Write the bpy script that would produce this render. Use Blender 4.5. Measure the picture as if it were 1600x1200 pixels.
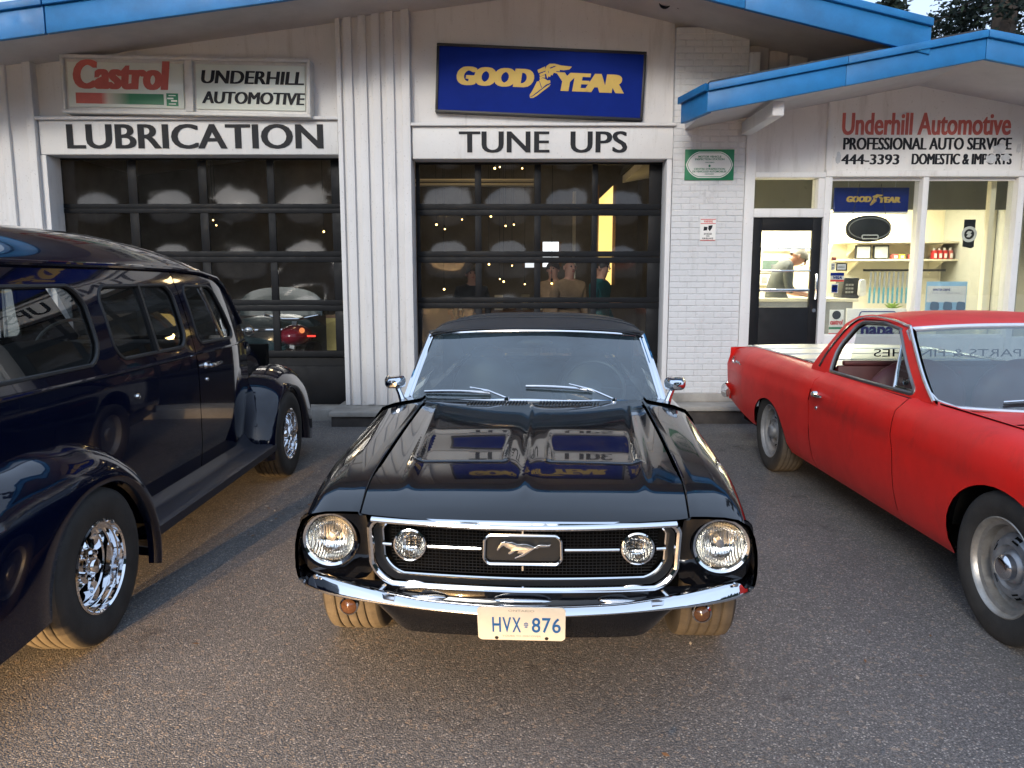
import bpy, bmesh, math, random
from mathutils import Vector, Matrix, Quaternion
from mathutils.geometry import delaunay_2d_cdt
import numpy as np
R = math.radians
random.seed(7)
for o in list(bpy.data.objects):
    bpy.data.objects.remove(o)
S = bpy.context.scene
COL = S.collection

# ------------------------------------------------------------------ camera, sky, sun, exposure
FPX, PITCH, CAMH = 1200.0, R(7.85), 1.6
cd = bpy.data.cameras.new('camera'); cam = bpy.data.objects.new('camera', cd); COL.objects.link(cam)
cam.location = (0, 0, CAMH); cam.rotation_euler = (R(90) - PITCH, 0, 0)
cd.sensor_width = 36; cd.lens = FPX / 1600 * 36; cd.clip_start = .05; cd.clip_end = 2000
S.camera = cam
SUN_EL, SUN_ROT = R(22), R(197)
W = bpy.data.worlds.new('World'); S.world = W; W.use_nodes = True
nt = W.node_tree; nt.nodes.clear()
sky = nt.nodes.new('ShaderNodeTexSky'); sky.sky_type = 'NISHITA'; sky.sun_disc = False
sky.sun_elevation = SUN_EL; sky.sun_rotation = SUN_ROT; sky.air_density = 1.0; sky.dust_density = 3.0; sky.ozone_density = 1.5
hsv = nt.nodes.new('ShaderNodeHueSaturation'); hsv.inputs['Saturation'].default_value = .5
bg = nt.nodes.new('ShaderNodeBackground'); bg.inputs[1].default_value = .1
out = nt.nodes.new('ShaderNodeOutputWorld')
cmix = nt.nodes.new('ShaderNodeMix'); cmix.data_type = 'RGBA'; cmix.inputs[7].default_value = (5.9, 7.6, 10.4, 1)      # even overcast veil over the clear sky
wn = nt.nodes.new('ShaderNodeTexNoise'); wn.inputs['Scale'].default_value = 2.2; wn.inputs['Detail'].default_value = 5
wr = nt.nodes.new('ShaderNodeMapRange'); wr.inputs[1].default_value = .3; wr.inputs[2].default_value = .7; wr.inputs[3].default_value = .62; wr.inputs[4].default_value = .92
wt = nt.nodes.new('ShaderNodeTexCoord'); nt.links.new(wt.outputs['Generated'], wn.inputs['Vector']); nt.links.new(wn.outputs[0], wr.inputs[0]); nt.links.new(wr.outputs[0], cmix.inputs[0])
nt.links.new(sky.outputs[0], hsv.inputs['Color']); nt.links.new(hsv.outputs[0], cmix.inputs[6]); nt.links.new(cmix.outputs[2], bg.inputs[0]); nt.links.new(bg.outputs[0], out.inputs[0])
sd = Vector((math.cos(SUN_EL) * math.sin(SUN_ROT), math.cos(SUN_EL) * math.cos(SUN_ROT), math.sin(SUN_EL)))
sl = bpy.data.lights.new('sun', 'SUN'); sl.energy = 1.15; sl.angle = R(13); sl.color = (1, .93, .83)
so = bpy.data.objects.new('sun', sl); COL.objects.link(so); so.rotation_euler = (-sd).to_track_quat('-Z', 'Y').to_euler(); so.location = (-10, -20, 30)
S.view_settings.view_transform = 'Standard'; S.view_settings.look = 'None'; S.view_settings.gamma = 1
S.view_settings.use_curve_mapping = False; S.view_settings.exposure = 0.6
S.render.engine = 'CYCLES'
S.cycles.max_bounces = 10; S.cycles.transparent_max_bounces = 24; S.cycles.glossy_bounces = 5
S.cycles.use_denoising = True; S.cycles.sample_clamp_indirect = 6

# ------------------------------------------------------------------ helpers
def at(px, py, Y):
    """point of the vertical plane Y=const that the photo shows at this pixel -> (X, Z)"""
    dx = (px - 800) / FPX; dy = (600 - py) / FPX
    t = Y / (math.cos(PITCH) + dy * math.sin(PITCH))
    return dx * t, CAMH + t * (-math.sin(PITCH) + dy * math.cos(PITCH))

def pchip(xs, ys):
    n = len(xs); h = [xs[i + 1] - xs[i] for i in range(n - 1)]; d = [(ys[i + 1] - ys[i]) / h[i] for i in range(n - 1)]
    m = [0.0] * n; m[0] = d[0]; m[-1] = d[-1]
    for i in range(1, n - 1):
        if d[i - 1] * d[i] > 0:
            w1 = 2 * h[i] + h[i - 1]; w2 = h[i] + 2 * h[i - 1]
            m[i] = (w1 + w2) / (w1 / d[i - 1] + w2 / d[i])
    def f(x):
        if x <= xs[0]: return ys[0] + m[0] * (x - xs[0])
        if x >= xs[-1]: return ys[-1] + m[-1] * (x - xs[-1])
        lo, hi = 0, n - 1
        while hi - lo > 1:
            k = (lo + hi) // 2
            if xs[k] <= x: lo = k
            else: hi = k
        t = (x - xs[lo]) / h[lo]; a = ys[lo]; b = ys[lo + 1]
        return (a * (1 + 2 * t) * (1 - t) ** 2 + h[lo] * m[lo] * t * (1 - t) ** 2 + b * t * t * (3 - 2 * t) + h[lo] * m[lo + 1] * t * t * (t - 1))
    return f
def curve(pts): return pchip([p[0] for p in pts], [p[1] for p in pts])
def spl(pts, n=8, closed=False):
    """Catmull-Rom through points of any dimension"""
    P = [np.array(p, float) for p in pts]; out = []; N = len(P)
    rng = range(N if closed else N - 1)
    for i in rng:
        p1, p2 = P[i], P[(i + 1) % N]
        p0 = P[(i - 1) % N] if closed or i > 0 else 2 * p1 - p2
        p3 = P[(i + 2) % N] if closed or i + 2 < N else 2 * p2 - p1
        for k in range(n):
            t = k / n
            out.append(tuple(.5 * (2 * p1 + (p2 - p0) * t + (2 * p0 - 5 * p1 + 4 * p2 - p3) * t * t + (3 * p1 - p0 - 3 * p2 + p3) * t ** 3)))
    if not closed: out.append(tuple(P[-1]))
    return out
def rpoly(pts, r, n=6):
    """polygon with rounded corners; r a number or one per corner"""
    out = []; N = len(pts)
    for i in range(N):
        p = Vector(pts[i]); a = Vector(pts[i - 1]); b = Vector(pts[(i + 1) % N]); rr = r[i] if hasattr(r, '__len__') else r
        da = (a - p); db = (b - p)
        if rr < 1e-5: out.append(tuple(p)); continue
        la, lb = da.length, db.length; da.normalize(); db.normalize()
        ang = da.angle(db); t = min(rr / math.tan(ang / 2), la * .49, lb * .49)
        s, e = p + da * t, p + db * t
        for k in range(n + 1):
            u = k / n
            out.append(tuple((1 - u) ** 2 * s + 2 * u * (1 - u) * (p * .55 + (s + e) * .225) + u * u * e))
    return out
def dens(pts, step, closed=True):
    out = []; N = len(pts)
    for i in range(N if closed else N - 1):
        a = np.array(pts[i]); b = np.array(pts[(i + 1) % N]); k = max(1, int(np.linalg.norm(b - a) / step + .5))
        for j in range(k): out.append(tuple(a + (b - a) * j / k))
    if not closed: out.append(tuple(pts[-1]))
    return out
def inpoly(x, y, P):
    c = False; n = len(P); j = n - 1
    for i in range(n):
        xi, yi = P[i]; xj, yj = P[j]
        if (yi > y) != (yj > y) and x < (xj - xi) * (y - yi) / (yj - yi) + xi: c = not c
        j = i
    return c
def circ(cx, cy, r, n=24, a0=0, a1=360, ry=None):
    full = abs(a1 - a0) >= 360
    return [(cx + r * math.cos(R(a0 + (a1 - a0) * k / (n if full else n - 1))), cy + (ry or r) * math.sin(R(a0 + (a1 - a0) * k / (n if full else n - 1)))) for k in range(n)]

ORG = {}
def org(o):
    while o is not None:
        if o.name in ORG: return ORG[o.name]
        o = o.parent
    return Vector((0, 0, 0))
def tag(o, label=None, cat=None, group=None, kind=None):
    if label: o['label'] = label
    if cat: o['category'] = cat
    if group: o['group'] = group
    if kind: o['kind'] = kind
    return o
def thing(name, label, cat, loc=(0, 0, 0), rz=0, group=None, world=True):
    """an Empty at the thing's base; world=True: its parts are written in world coordinates"""
    o = bpy.data.objects.new(name, None); COL.objects.link(o); o.location = loc; o.rotation_euler = (0, 0, rz); o.empty_display_size = .1
    ORG[o.name] = Vector(loc) if world else Vector((0, 0, 0))
    return tag(o, label, cat, group)
def part(name, me, m, parent=None):
    o = bpy.data.objects.new(name, me); COL.objects.link(o)
    if m is not None: me.materials.append(m)
    if parent is not None: o.parent = parent
    return o
def copy_tree(o, parent=None):
    c = o.copy(); COL.objects.link(c); c.parent = parent
    if o.name in ORG: ORG[c.name] = ORG[o.name]
    for ch in [x for x in COL.objects if x.parent == o]: copy_tree(ch, c)
    return c

class MB:
    def __init__(s): s.v = []; s.f = []; s.mi = []; s.cur = 0
    def add(s, vs, fs):
        b = len(s.v); s.v += [tuple(p) for p in vs]; s.f += [tuple(b + i for i in f) for f in fs]; s.mi += [s.cur] * len(fs); return s
    def box(s, x0, x1, y0, y1, z0, z1):
        x0, x1 = min(x0, x1), max(x0, x1); y0, y1 = min(y0, y1), max(y0, y1); z0, z1 = min(z0, z1), max(z0, z1)
        return s.add([(x0, y0, z0), (x1, y0, z0), (x1, y1, z0), (x0, y1, z0), (x0, y0, z1), (x1, y0, z1), (x1, y1, z1), (x0, y1, z1)],
                     [(0, 3, 2, 1), (4, 5, 6, 7), (0, 1, 5, 4), (1, 2, 6, 5), (2, 3, 7, 6), (3, 0, 4, 7)])
    def beam(s, a, b, w, h, up=(0, 0, 1)):
        a, b = Vector(a), Vector(b); d = (b - a).normalized(); u = Vector(up); x = d.cross(u).normalized() * w / 2; z = x.cross(d).normalized() * h / 2
        return s.add([a - x - z, a + x - z, a + x + z, a - x + z, b - x - z, b + x - z, b + x + z, b - x + z],
                     [(0, 1, 2, 3), (7, 6, 5, 4), (0, 4, 5, 1), (1, 5, 6, 2), (2, 6, 7, 3), (3, 7, 4, 0)])
    def prism(s, poly, d0, d1, plane='xz'):
        """polygon in plane, extruded along the third axis"""
        n = len(poly)
        P = {'xz': lambda u, v, w: (u, w, v), 'yz': lambda u, v, w: (w, u, v), 'xy': lambda u, v, w: (u, v, w)}[plane]
        vs = [P(u, v, d0) for u, v in poly] + [P(u, v, d1) for u, v in poly]
        fs = [tuple(range(n)), tuple(range(2 * n - 1, n - 1, -1))] + [(i, n + i, n + (i + 1) % n, (i + 1) % n) for i in range(n)]
        return s.add(vs, fs)
    def tube(s, path, r, n=8, closed=False, flat=None):
        P = [Vector(p) for p in path]; N = len(P); vs = []; fs = []; prev = None
        for i in range(N):
            if closed: t = P[(i + 1) % N] - P[i - 1]
            else: t = P[min(i + 1, N - 1)] - P[max(i - 1, 0)]
            t.normalize()
            if prev is None:
                u = Vector((0, 0, 1)) if abs(t.z) < .9 else Vector((1, 0, 0))
                a = t.cross(u).normalized()
            else: a = (prev - t * prev.dot(t)).normalized()
            b = a.cross(t).normalized(); prev = a; rr = r[i] if hasattr(r, '__len__') else r
            for k in range(n):
                q = 2 * math.pi * k / n
                vs.append(P[i] + (a * math.cos(q) + b * math.sin(q) * (flat or 1)) * rr)
        for i in range(N if closed else N - 1):
            j = (i + 1) % N
            for k in range(n): fs.append((i * n + k, i * n + (k + 1) % n, j * n + (k + 1) % n, j * n + k))
        if not closed: fs += [tuple(range(n - 1, -1, -1)), tuple((N - 1) * n + k for k in range(n))]
        return s.add(vs, fs)
    def lathe(s, prof, o, axis, n=32, cap=False):
        """prof: (radius, along axis)"""
        a = Vector(axis).normalized(); u = a.orthogonal().normalized(); w = a.cross(u); o = Vector(o); vs = []; fs = []
        for r, h in prof:
            for k in range(n):
                q = 2 * math.pi * k / n; vs.append(o + a * h + (u * math.cos(q) + w * math.sin(q)) * r)
        for i in range(len(prof) - 1):
            for k in range(n): fs.append((i * n + k, i * n + (k + 1) % n, (i + 1) * n + (k + 1) % n, (i + 1) * n + k))
        if cap: fs += [tuple(range(n - 1, -1, -1)), tuple((len(prof) - 1) * n + k for k in range(n))]
        return s.add(vs, fs)
    def grid(s, rows, closed=False):
        m = len(rows[0]); vs = [p for r in rows for p in r]; fs = []
        for i in range(len(rows) - 1):
            for k in range(m if closed else m - 1):
                fs.append((i * m + k, i * m + (k + 1) % m, (i + 1) * m + (k + 1) % m, (i + 1) * m + k))
        return s.add(vs, fs)
    def ball(s, c, r, n=12, m=8):
        rx, ry, rz = r if hasattr(r, '__len__') else (r, r, r); c = Vector(c); rows = []
        for i in range(m + 1):
            p = math.pi * i / m
            rows.append([c + Vector((rx * math.sin(p) * math.cos(2 * math.pi * k / n), ry * math.sin(p) * math.sin(2 * math.pi * k / n), rz * math.cos(p))) for k in range(n)])
        return s.grid(rows, closed=True)
    def text(s, body, O, U, V, w, h, off=.0, shear=0, ext=.004, fat=0):
        """lettering scaled to w x h; O lower-left corner, U and V unit axes (normal = U x V)"""
        c = bpy.data.curves.new('t', 'FONT'); c.body = body; c.size = 1; c.offset = off; c.shear = shear; c.resolution_u = 4
        ob = bpy.data.objects.new('t', c); COL.objects.link(ob); dg = bpy.context.evaluated_depsgraph_get()
        me = bpy.data.meshes.new_from_object(ob.evaluated_get(dg)); bpy.data.objects.remove(ob); bpy.data.curves.remove(c)
        co = np.array([v.co for v in me.vertices]); fs = [tuple(p.vertices) for p in me.polygons]; bpy.data.meshes.remove(me)
        mn = co.min(0); mx = co.max(0); O, U, V = Vector(O), Vector(U), Vector(V); N = U.cross(V)
        if w is None: w = h * (mx[0] - mn[0]) / max(mx[1] - mn[1], 1e-6)
        for i, dx in enumerate((0, -fat, fat, -fat * .5, fat * .5) if fat else (0,)):          # fat: heavier stems from shifted copies, each a hair prouder
            s.add([O + U * (fat + dx + (p[0] - mn[0]) / (mx[0] - mn[0]) * (w - 2 * fat)) + V * ((p[1] - mn[1]) / (mx[1] - mn[1]) * h) + N * (ext + .0003 * i) for p in co], fs)
        return s
    def build(s, name, m, parent=None, ang=35, bevel=0, smooth=True, mats=None, segs=2):
        o0 = org(parent)
        me = bpy.data.meshes.new(name); me.from_pydata([(v[0] - o0.x, v[1] - o0.y, v[2] - o0.z) for v in s.v], [], s.f); me.update()
        if bevel or True:
            bm = bmesh.new(); bm.from_mesh(me)
            if len(s.v) < 60000 and not getattr(s, 'keep', False): bmesh.ops.recalc_face_normals(bm, faces=bm.faces)
            if bevel:
                es = [e for e in bm.edges if len(e.link_faces) == 2 and e.calc_face_angle(0) > R(30)]
                bmesh.ops.bevel(bm, geom=es, offset=bevel, segments=segs, affect='EDGES', profile=.5, clamp_overlap=True)
            bm.to_mesh(me); bm.free()
        if smooth:
            me.polygons.foreach_set('use_smooth', [True] * len(me.polygons)); me.set_sharp_from_angle(angle=R(ang))
        o = part(name, me, m, parent)
        if mats:
            for q in mats: me.materials.append(q)
            me.polygons.foreach_set('material_index', s.mi)
        return o

def panel(name, outline, fn, m, parent, holes=(), step=.06, thick=.012, flip=False, rim=True):
    """curved sheet: a 2D region (outline minus holes) carried through fn(u,v)->xyz, with exact normals and a returned edge"""
    loops = [dens(list(outline), step)] + [dens(list(h), step) for h in holes]
    P = []; E = []
    for L in loops:
        b = len(P); P += L; E += [(b + i, b + (i + 1) % len(L)) for i in range(len(L))]
    A = np.array(P); S0 = np.array([P[a] for a, b in E]); S1 = np.array([P[b] for a, b in E]); D = S1 - S0; L2 = (D ** 2).sum(1) + 1e-12
    (x0, y0), (x1, y1) = A[:len(loops[0])].min(0), A[:len(loops[0])].max(0)
    nx, ny = int((x1 - x0) / step), int((y1 - y0) / step)
    for i in range(1, nx + 1):
        for j in range(1, ny + 1):
            q = np.array((x0 + (i - .5 * (j % 2)) * (x1 - x0) / (nx + 1), y0 + j * (y1 - y0) / (ny + 1)))
            t = np.clip(((q - S0) * D).sum(1) / L2, 0, 1); d = ((S0 + D * t[:, None] - q) ** 2).sum(1).min()
            if d < (.42 * step) ** 2 or not inpoly(q[0], q[1], loops[0]): continue
            if any(inpoly(q[0], q[1], h) for h in loops[1:]): continue
            P.append(tuple(q))
    V, _, F, vm, _, _ = delaunay_2d_cdt([Vector(p) for p in P], E, [], 0, 1e-6)
    tri = []
    for f in F:
        cx = sum(V[i].x for i in f) / len(f); cy = sum(V[i].y for i in f) / len(f)
        if inpoly(cx, cy, loops[0]) and not any(inpoly(cx, cy, h) for h in loops[1:]): tri.append(tuple(f))
    e = 2e-3; co = []; no = []; sg = -1 if flip else 1
    def ev(u, v):
        p = Vector(fn(u, v)); a = Vector(fn(u + e, v)) - Vector(fn(u - e, v)); b = Vector(fn(u, v + e)) - Vector(fn(u, v - e))
        n = a.cross(b); n.normalize(); return p, n * sg
    for q in V:
        p, n = ev(q.x, q.y); co.append(p); no.append(n)
    faces = []
    for f in tri:
        a, b, c = co[f[0]], co[f[1]], co[f[2]]
        faces.append(f if (b - a).cross(c - a).dot(no[f[0]] + no[f[1]] + no[f[2]]) >= 0 else f[::-1])
    if rim:
        for L in loops:
            n = len(L); q = [ev(u, v) for u, v in L]; b = len(co)
            for i in range(n):
                p, nn = q[i]; t = (q[(i + 1) % n][0] - q[i - 1][0]).normalized(); o = t.cross(nn).normalized()
                co += [p, p - nn * thick]; no += [o, o]
            for i in range(n):
                j = (i + 1) % n; faces.append((b + 2 * i, b + 2 * j, b + 2 * j + 1, b + 2 * i + 1))
    o0 = org(parent)
    me = bpy.data.meshes.new(name); me.from_pydata([c - o0 for c in co], [], faces); me.update()
    me.polygons.foreach_set('use_smooth', [True] * len(me.polygons))
    me.normals_split_custom_set_from_vertices([tuple(n) for n in no])
    return part(name, me, m, parent)

# ------------------------------------------------------------------ materials
class NT:
    def __init__(s, name):
        s.m = bpy.data.materials.new(name); s.m.use_nodes = True; s.t = s.m.node_tree; s.t.nodes.clear()
        s.o = s.n('ShaderNodeOutputMaterial')
    def n(s, k, **kw):
        x = s.t.nodes.new(k)
        for a, b in kw.items(): setattr(x, a, b)
        return x
    def l(s, a, b): s.t.links.new(a, b)
    def noise(s, scale, detail=4, rough=.6, stretch=None, vec=None):
        x = s.n('ShaderNodeTexNoise'); x.inputs['Scale'].default_value = scale; x.inputs['Detail'].default_value = detail; x.inputs['Roughness'].default_value = rough
        s.l(s.coord(stretch), x.inputs['Vector']); return x
    def coord(s, stretch=None):
        tc = s.n('ShaderNodeTexCoord'); g = s.n('ShaderNodeNewGeometry')
        if stretch is None: return g.outputs['Position']
        mp = s.n('ShaderNodeMapping'); mp.inputs['Scale'].default_value = stretch; s.l(g.outputs['Position'], mp.inputs['Vector']); return mp.outputs[0]
    def ramp(s, src, a, b, c0, c1):
        r = s.n('ShaderNodeValToRGB'); r.color_ramp.elements[0].position = a; r.color_ramp.elements[1].position = b
        r.color_ramp.elements[0].color = (*c0, 1) if hasattr(c0, '__len__') else (c0, c0, c0, 1)
        r.color_ramp.elements[1].color = (*c1, 1) if hasattr(c1, '__len__') else (c1, c1, c1, 1)
        s.l(src, r.inputs[0]); return r.outputs[0]
    def mix(s, f, a, b, mode='MIX'):
        x = s.n('ShaderNodeMix', data_type='RGBA', blend_type=mode)
        for sock, v in ((x.inputs[0], f), (x.inputs[6], a), (x.inputs[7], b)):
            if hasattr(v, 'is_output'): s.l(v, sock)
            elif hasattr(v, '__len__'): sock.default_value = (*v[:3], 1)
            else: sock.default_value = v
        return x.outputs[2]
    def bsdf(s, base, rough=.5, metal=0, spec=.5, coat=0, coatr=.03, emit=None, es=0):
        b = s.n('ShaderNodeBsdfPrincipled')
        for k, v in (('Base Color', base), ('Roughness', rough), ('Metallic', metal), ('Specular IOR Level', spec), ('Coat Weight', coat), ('Coat Roughness', coatr)):
            if hasattr(v, 'is_output'): s.l(v, b.inputs[k])
            elif hasattr(v, '__len__'): b.inputs[k].default_value = (*v[:3], 1)
            else: b.inputs[k].default_value = v
        if emit: b.inputs['Emission Color'].default_value = (*emit, 1); b.inputs['Emission Strength'].default_value = es
        s.l(b.outputs[0], s.o.inputs[0]); return b
    def bump(s, h, strength, dist, b):
        x = s.n('ShaderNodeBump'); x.inputs['Strength'].default_value = strength; x.inputs['Distance'].default_value = dist
        s.l(h, x.inputs['Height']); s.l(x.outputs[0], b.inputs['Normal']); return x
def pm(name, base, rough=.5, metal=0, var=0.0, vs=6, bump=0, bs=60, coat=0, spec=.5, stretch=None, rv=0, coatr=.03, bd=.004):
    """plain procedural material: colour with mottling, roughness variation, fine relief"""
    t = NT(name); c = base
    if var:
        n = t.noise(vs, 6, .65, stretch); c = t.ramp(n.outputs[0], .3, .72, tuple(x * (1 - var) for x in base), tuple(min(1, x * (1 + var * .6)) for x in base))
    r = rough
    if rv: r = t.ramp(t.noise(vs * 2.3, 5).outputs[0], .3, .7, max(0, rough - rv), rough + rv)
    b = t.bsdf(c, r, metal, spec, coat, coatr)
    if bump: t.bump(t.noise(bs, 4, .6, stretch).outputs[0], bump, bd, b)
    return t.m
def emat(name, col, s):
    t = NT(name); t.bsdf((0, 0, 0), .5, emit=col, es=s); return t.m
def glassm(name, tint, f0=.06, rough=.0, dirt_haze=.0, dcol=(.5, .5, .5)):
    t = NT(name); g = t.n('ShaderNodeNewGeometry'); d = t.n('ShaderNodeVectorMath', operation='DOT_PRODUCT'); t.l(g.outputs['Incoming'], d.inputs[0]); t.l(g.outputs['Normal'], d.inputs[1])
    a = t.n('ShaderNodeMath', operation='ABSOLUTE'); t.l(d.outputs['Value'], a.inputs[0])
    i = t.n('ShaderNodeMath', operation='SUBTRACT'); i.inputs[0].default_value = 1; t.l(a.outputs[0], i.inputs[1])
    p = t.n('ShaderNodeMath', operation='POWER'); t.l(i.outputs[0], p.inputs[0]); p.inputs[1].default_value = 5
    q = t.n('ShaderNodeMath', operation='MULTIPLY_ADD'); t.l(p.outputs[0], q.inputs[0]); q.inputs[1].default_value = 1 - f0; q.inputs[2].default_value = f0
    tr = t.n('ShaderNodeBsdfTransparent'); tr.inputs[0].default_value = (*tint, 1)
    gl = t.n('ShaderNodeBsdfGlossy'); gl.inputs['Roughness'].default_value = rough; gl.inputs['Color'].default_value = (1, 1, 1, 1)
    m = t.n('ShaderNodeMixShader'); t.l(q.outputs[0], m.inputs[0]); t.l(tr.outputs[0], m.inputs[1]); t.l(gl.outputs[0], m.inputs[2]); res = m.outputs[0]
    if dirt_haze:
        df = t.n('ShaderNodeBsdfDiffuse'); df.inputs[0].default_value = (*dcol, 1); m2 = t.n('ShaderNodeMixShader')
        t.l(t.ramp(t.noise(3, 6, .7).outputs[0], .35, .8, dirt_haze * .4, dirt_haze * 1.6), m2.inputs[0]); t.l(res, m2.inputs[1]); t.l(df.outputs[0], m2.inputs[2]); res = m2.outputs[0]
    t.l(res, t.o.inputs[0]); return t.m
M = {}
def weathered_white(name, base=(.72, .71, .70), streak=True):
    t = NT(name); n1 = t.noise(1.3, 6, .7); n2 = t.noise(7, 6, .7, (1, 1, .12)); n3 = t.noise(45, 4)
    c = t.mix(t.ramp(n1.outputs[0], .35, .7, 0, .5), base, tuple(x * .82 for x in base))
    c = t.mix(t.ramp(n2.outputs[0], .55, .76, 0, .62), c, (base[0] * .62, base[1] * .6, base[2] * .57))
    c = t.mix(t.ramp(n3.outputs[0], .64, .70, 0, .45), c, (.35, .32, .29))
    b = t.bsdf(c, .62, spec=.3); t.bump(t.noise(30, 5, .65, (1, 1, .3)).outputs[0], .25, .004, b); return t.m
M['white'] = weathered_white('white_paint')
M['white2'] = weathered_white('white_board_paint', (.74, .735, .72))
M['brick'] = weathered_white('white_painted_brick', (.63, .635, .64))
M['mortar'] = pm('white_painted_mortar', (.585, .59, .60), .7, var=.2, vs=20, bump=.4, bs=80)
M['blue'] = pm('blue_fascia_paint', (.010, .165, .42), .5, var=.3, vs=2.4, bump=.15, bs=25, rv=.1)
M['soffit'] = pm('grey_white_soffit_paint', (.55, .53, .52), .75, var=.15, vs=2, bump=.1)
M['boards_dark'] = pm('weathered_white_boards', (.60, .57, .55), .8, var=.3, vs=3, bump=.2, stretch=(1, 1, .2))
M['black_door'] = pm('black_door_paint', (.009, .010, .012), .55, var=.3, vs=5, rv=.1, bump=.05, spec=.18)
M['black'] = pm('black_plastic', (.012, .012, .013), .5, var=.2)
M['letter'] = pm('dark_lettering', (.012, .014, .019), .6, var=.2, vs=10, spec=.25)
M['shingle'] = pm('dark_roof_shingle', (.05, .052, .055), .9, var=.4, vs=20, bump=.6, bs=50)
M['concrete'] = pm('worn_concrete', (.33, .31, .28), .85, var=.35, vs=3, bump=.5, bs=40)
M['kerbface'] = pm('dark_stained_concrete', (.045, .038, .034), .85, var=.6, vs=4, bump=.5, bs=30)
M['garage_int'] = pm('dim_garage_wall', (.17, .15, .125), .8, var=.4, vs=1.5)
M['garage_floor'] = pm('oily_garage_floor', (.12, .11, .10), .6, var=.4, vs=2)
M['cream'] = pm('cream_wall', (.80, .74, .56), .7, var=.06, vs=2)
M['lightw'] = pm('clean_white_paint', (.8, .79, .75), .6, var=.05)
M['grey'] = pm('mid_grey_paint', (.28, .28, .27), .6, var=.15)
M['chrome'] = pm('chrome', (.82, .83, .85), .045, 1, rv=.02, vs=8)
M['chrome_soft'] = pm('soft_chrome', (.70, .71, .73), .16, 1, rv=.05, vs=12)
M['alu'] = pm('polished_aluminium', (.86, .86, .84), .34, 1, var=.08, vs=3, rv=.08, bump=.04, bs=8)
M['steel'] = pm('painted_steel_wheel', (.30, .31, .33), .38, .55, var=.25, vs=14, rv=.1)
M['rust'] = pm('rusty_steel', (.30, .25, .2), .6, .5, var=.3, vs=14)
M['red_print'] = pm('faded_red_print', (.50, .115, .095), .55, var=.15, vs=12)
M['red_bright'] = pm('red_print', (.6, .03, .03), .5, var=.1)
M['green_print'] = pm('green_print', (.012, .19, .085), .5, var=.15, vs=8)
M['blue_print'] = pm('blue_sign_face', (.0025, .018, .20), .6, var=.12, vs=4, spec=.08)
M['gold'] = pm('yellow_print', (.58, .40, .09), .6, var=.06, vs=10)
M['sign_white'] = pm('aged_white_sign_face', (.70, .74, .66), .35, var=.06, vs=3, coat=.3)
M['sign_frame'] = pm('pale_metal_sign_frame', (.62, .61, .58), .45, var=.15, vs=8)
M['sky_print'] = pm('pale_blue_print', (.30, .52, .72), .5, var=.05)
M['yellow'] = pm('yellow_plastic', (.75, .55, .05), .5)
M['paper'] = pm('white_paper', (.78, .77, .73), .7, var=.04)
M['wood'] = pm('brown_wood', (.16, .085, .04), .55, var=.3, vs=6, stretch=(1, 1, 6))
M['skin'] = pm('skin', (.50, .27, .19), .5, var=.08, vs=14)
M['hairg'] = pm('grey_hair', (.28, .26, .23), .7, var=.35, vs=90, bump=.6, bs=140)
M['haird'] = pm('dark_hair', (.03, .022, .018), .6, var=.4, vs=90, bump=.6, bs=140)
M['cloth_grey'] = pm('charcoal_cloth', (.075, .085, .09), .85, var=.25, vs=14, bump=.3, bs=120)
M['cloth_dark'] = pm('black_cloth', (.02, .02, .024), .9, var=.3, vs=12, bump=.3, bs=120)
M['cloth_tan'] = pm('tan_cloth', (.30, .20, .12), .9, var=.2, vs=10, bump=.3, bs=120)
M['cloth_teal'] = pm('teal_cloth', (.015, .12, .13), .85, var=.2, vs=10, bump=.3, bs=120)
M['bulb'] = emat('warm_bulb', (1, .62, .2), 8)
M['tube'] = emat('white_fluorescent_tube', (1, .95, .82), 6)
M['screen'] = emat('lit_screen', (.85, .95, 1), 3.0)
M['glass_garage'] = glassm('garage_door_glass', (.80, .82, .82), .048, .07, .015)
M['glass_shop'] = glassm('shop_window_glass', (.93, .95, .94), .10, .0, .012)
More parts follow.
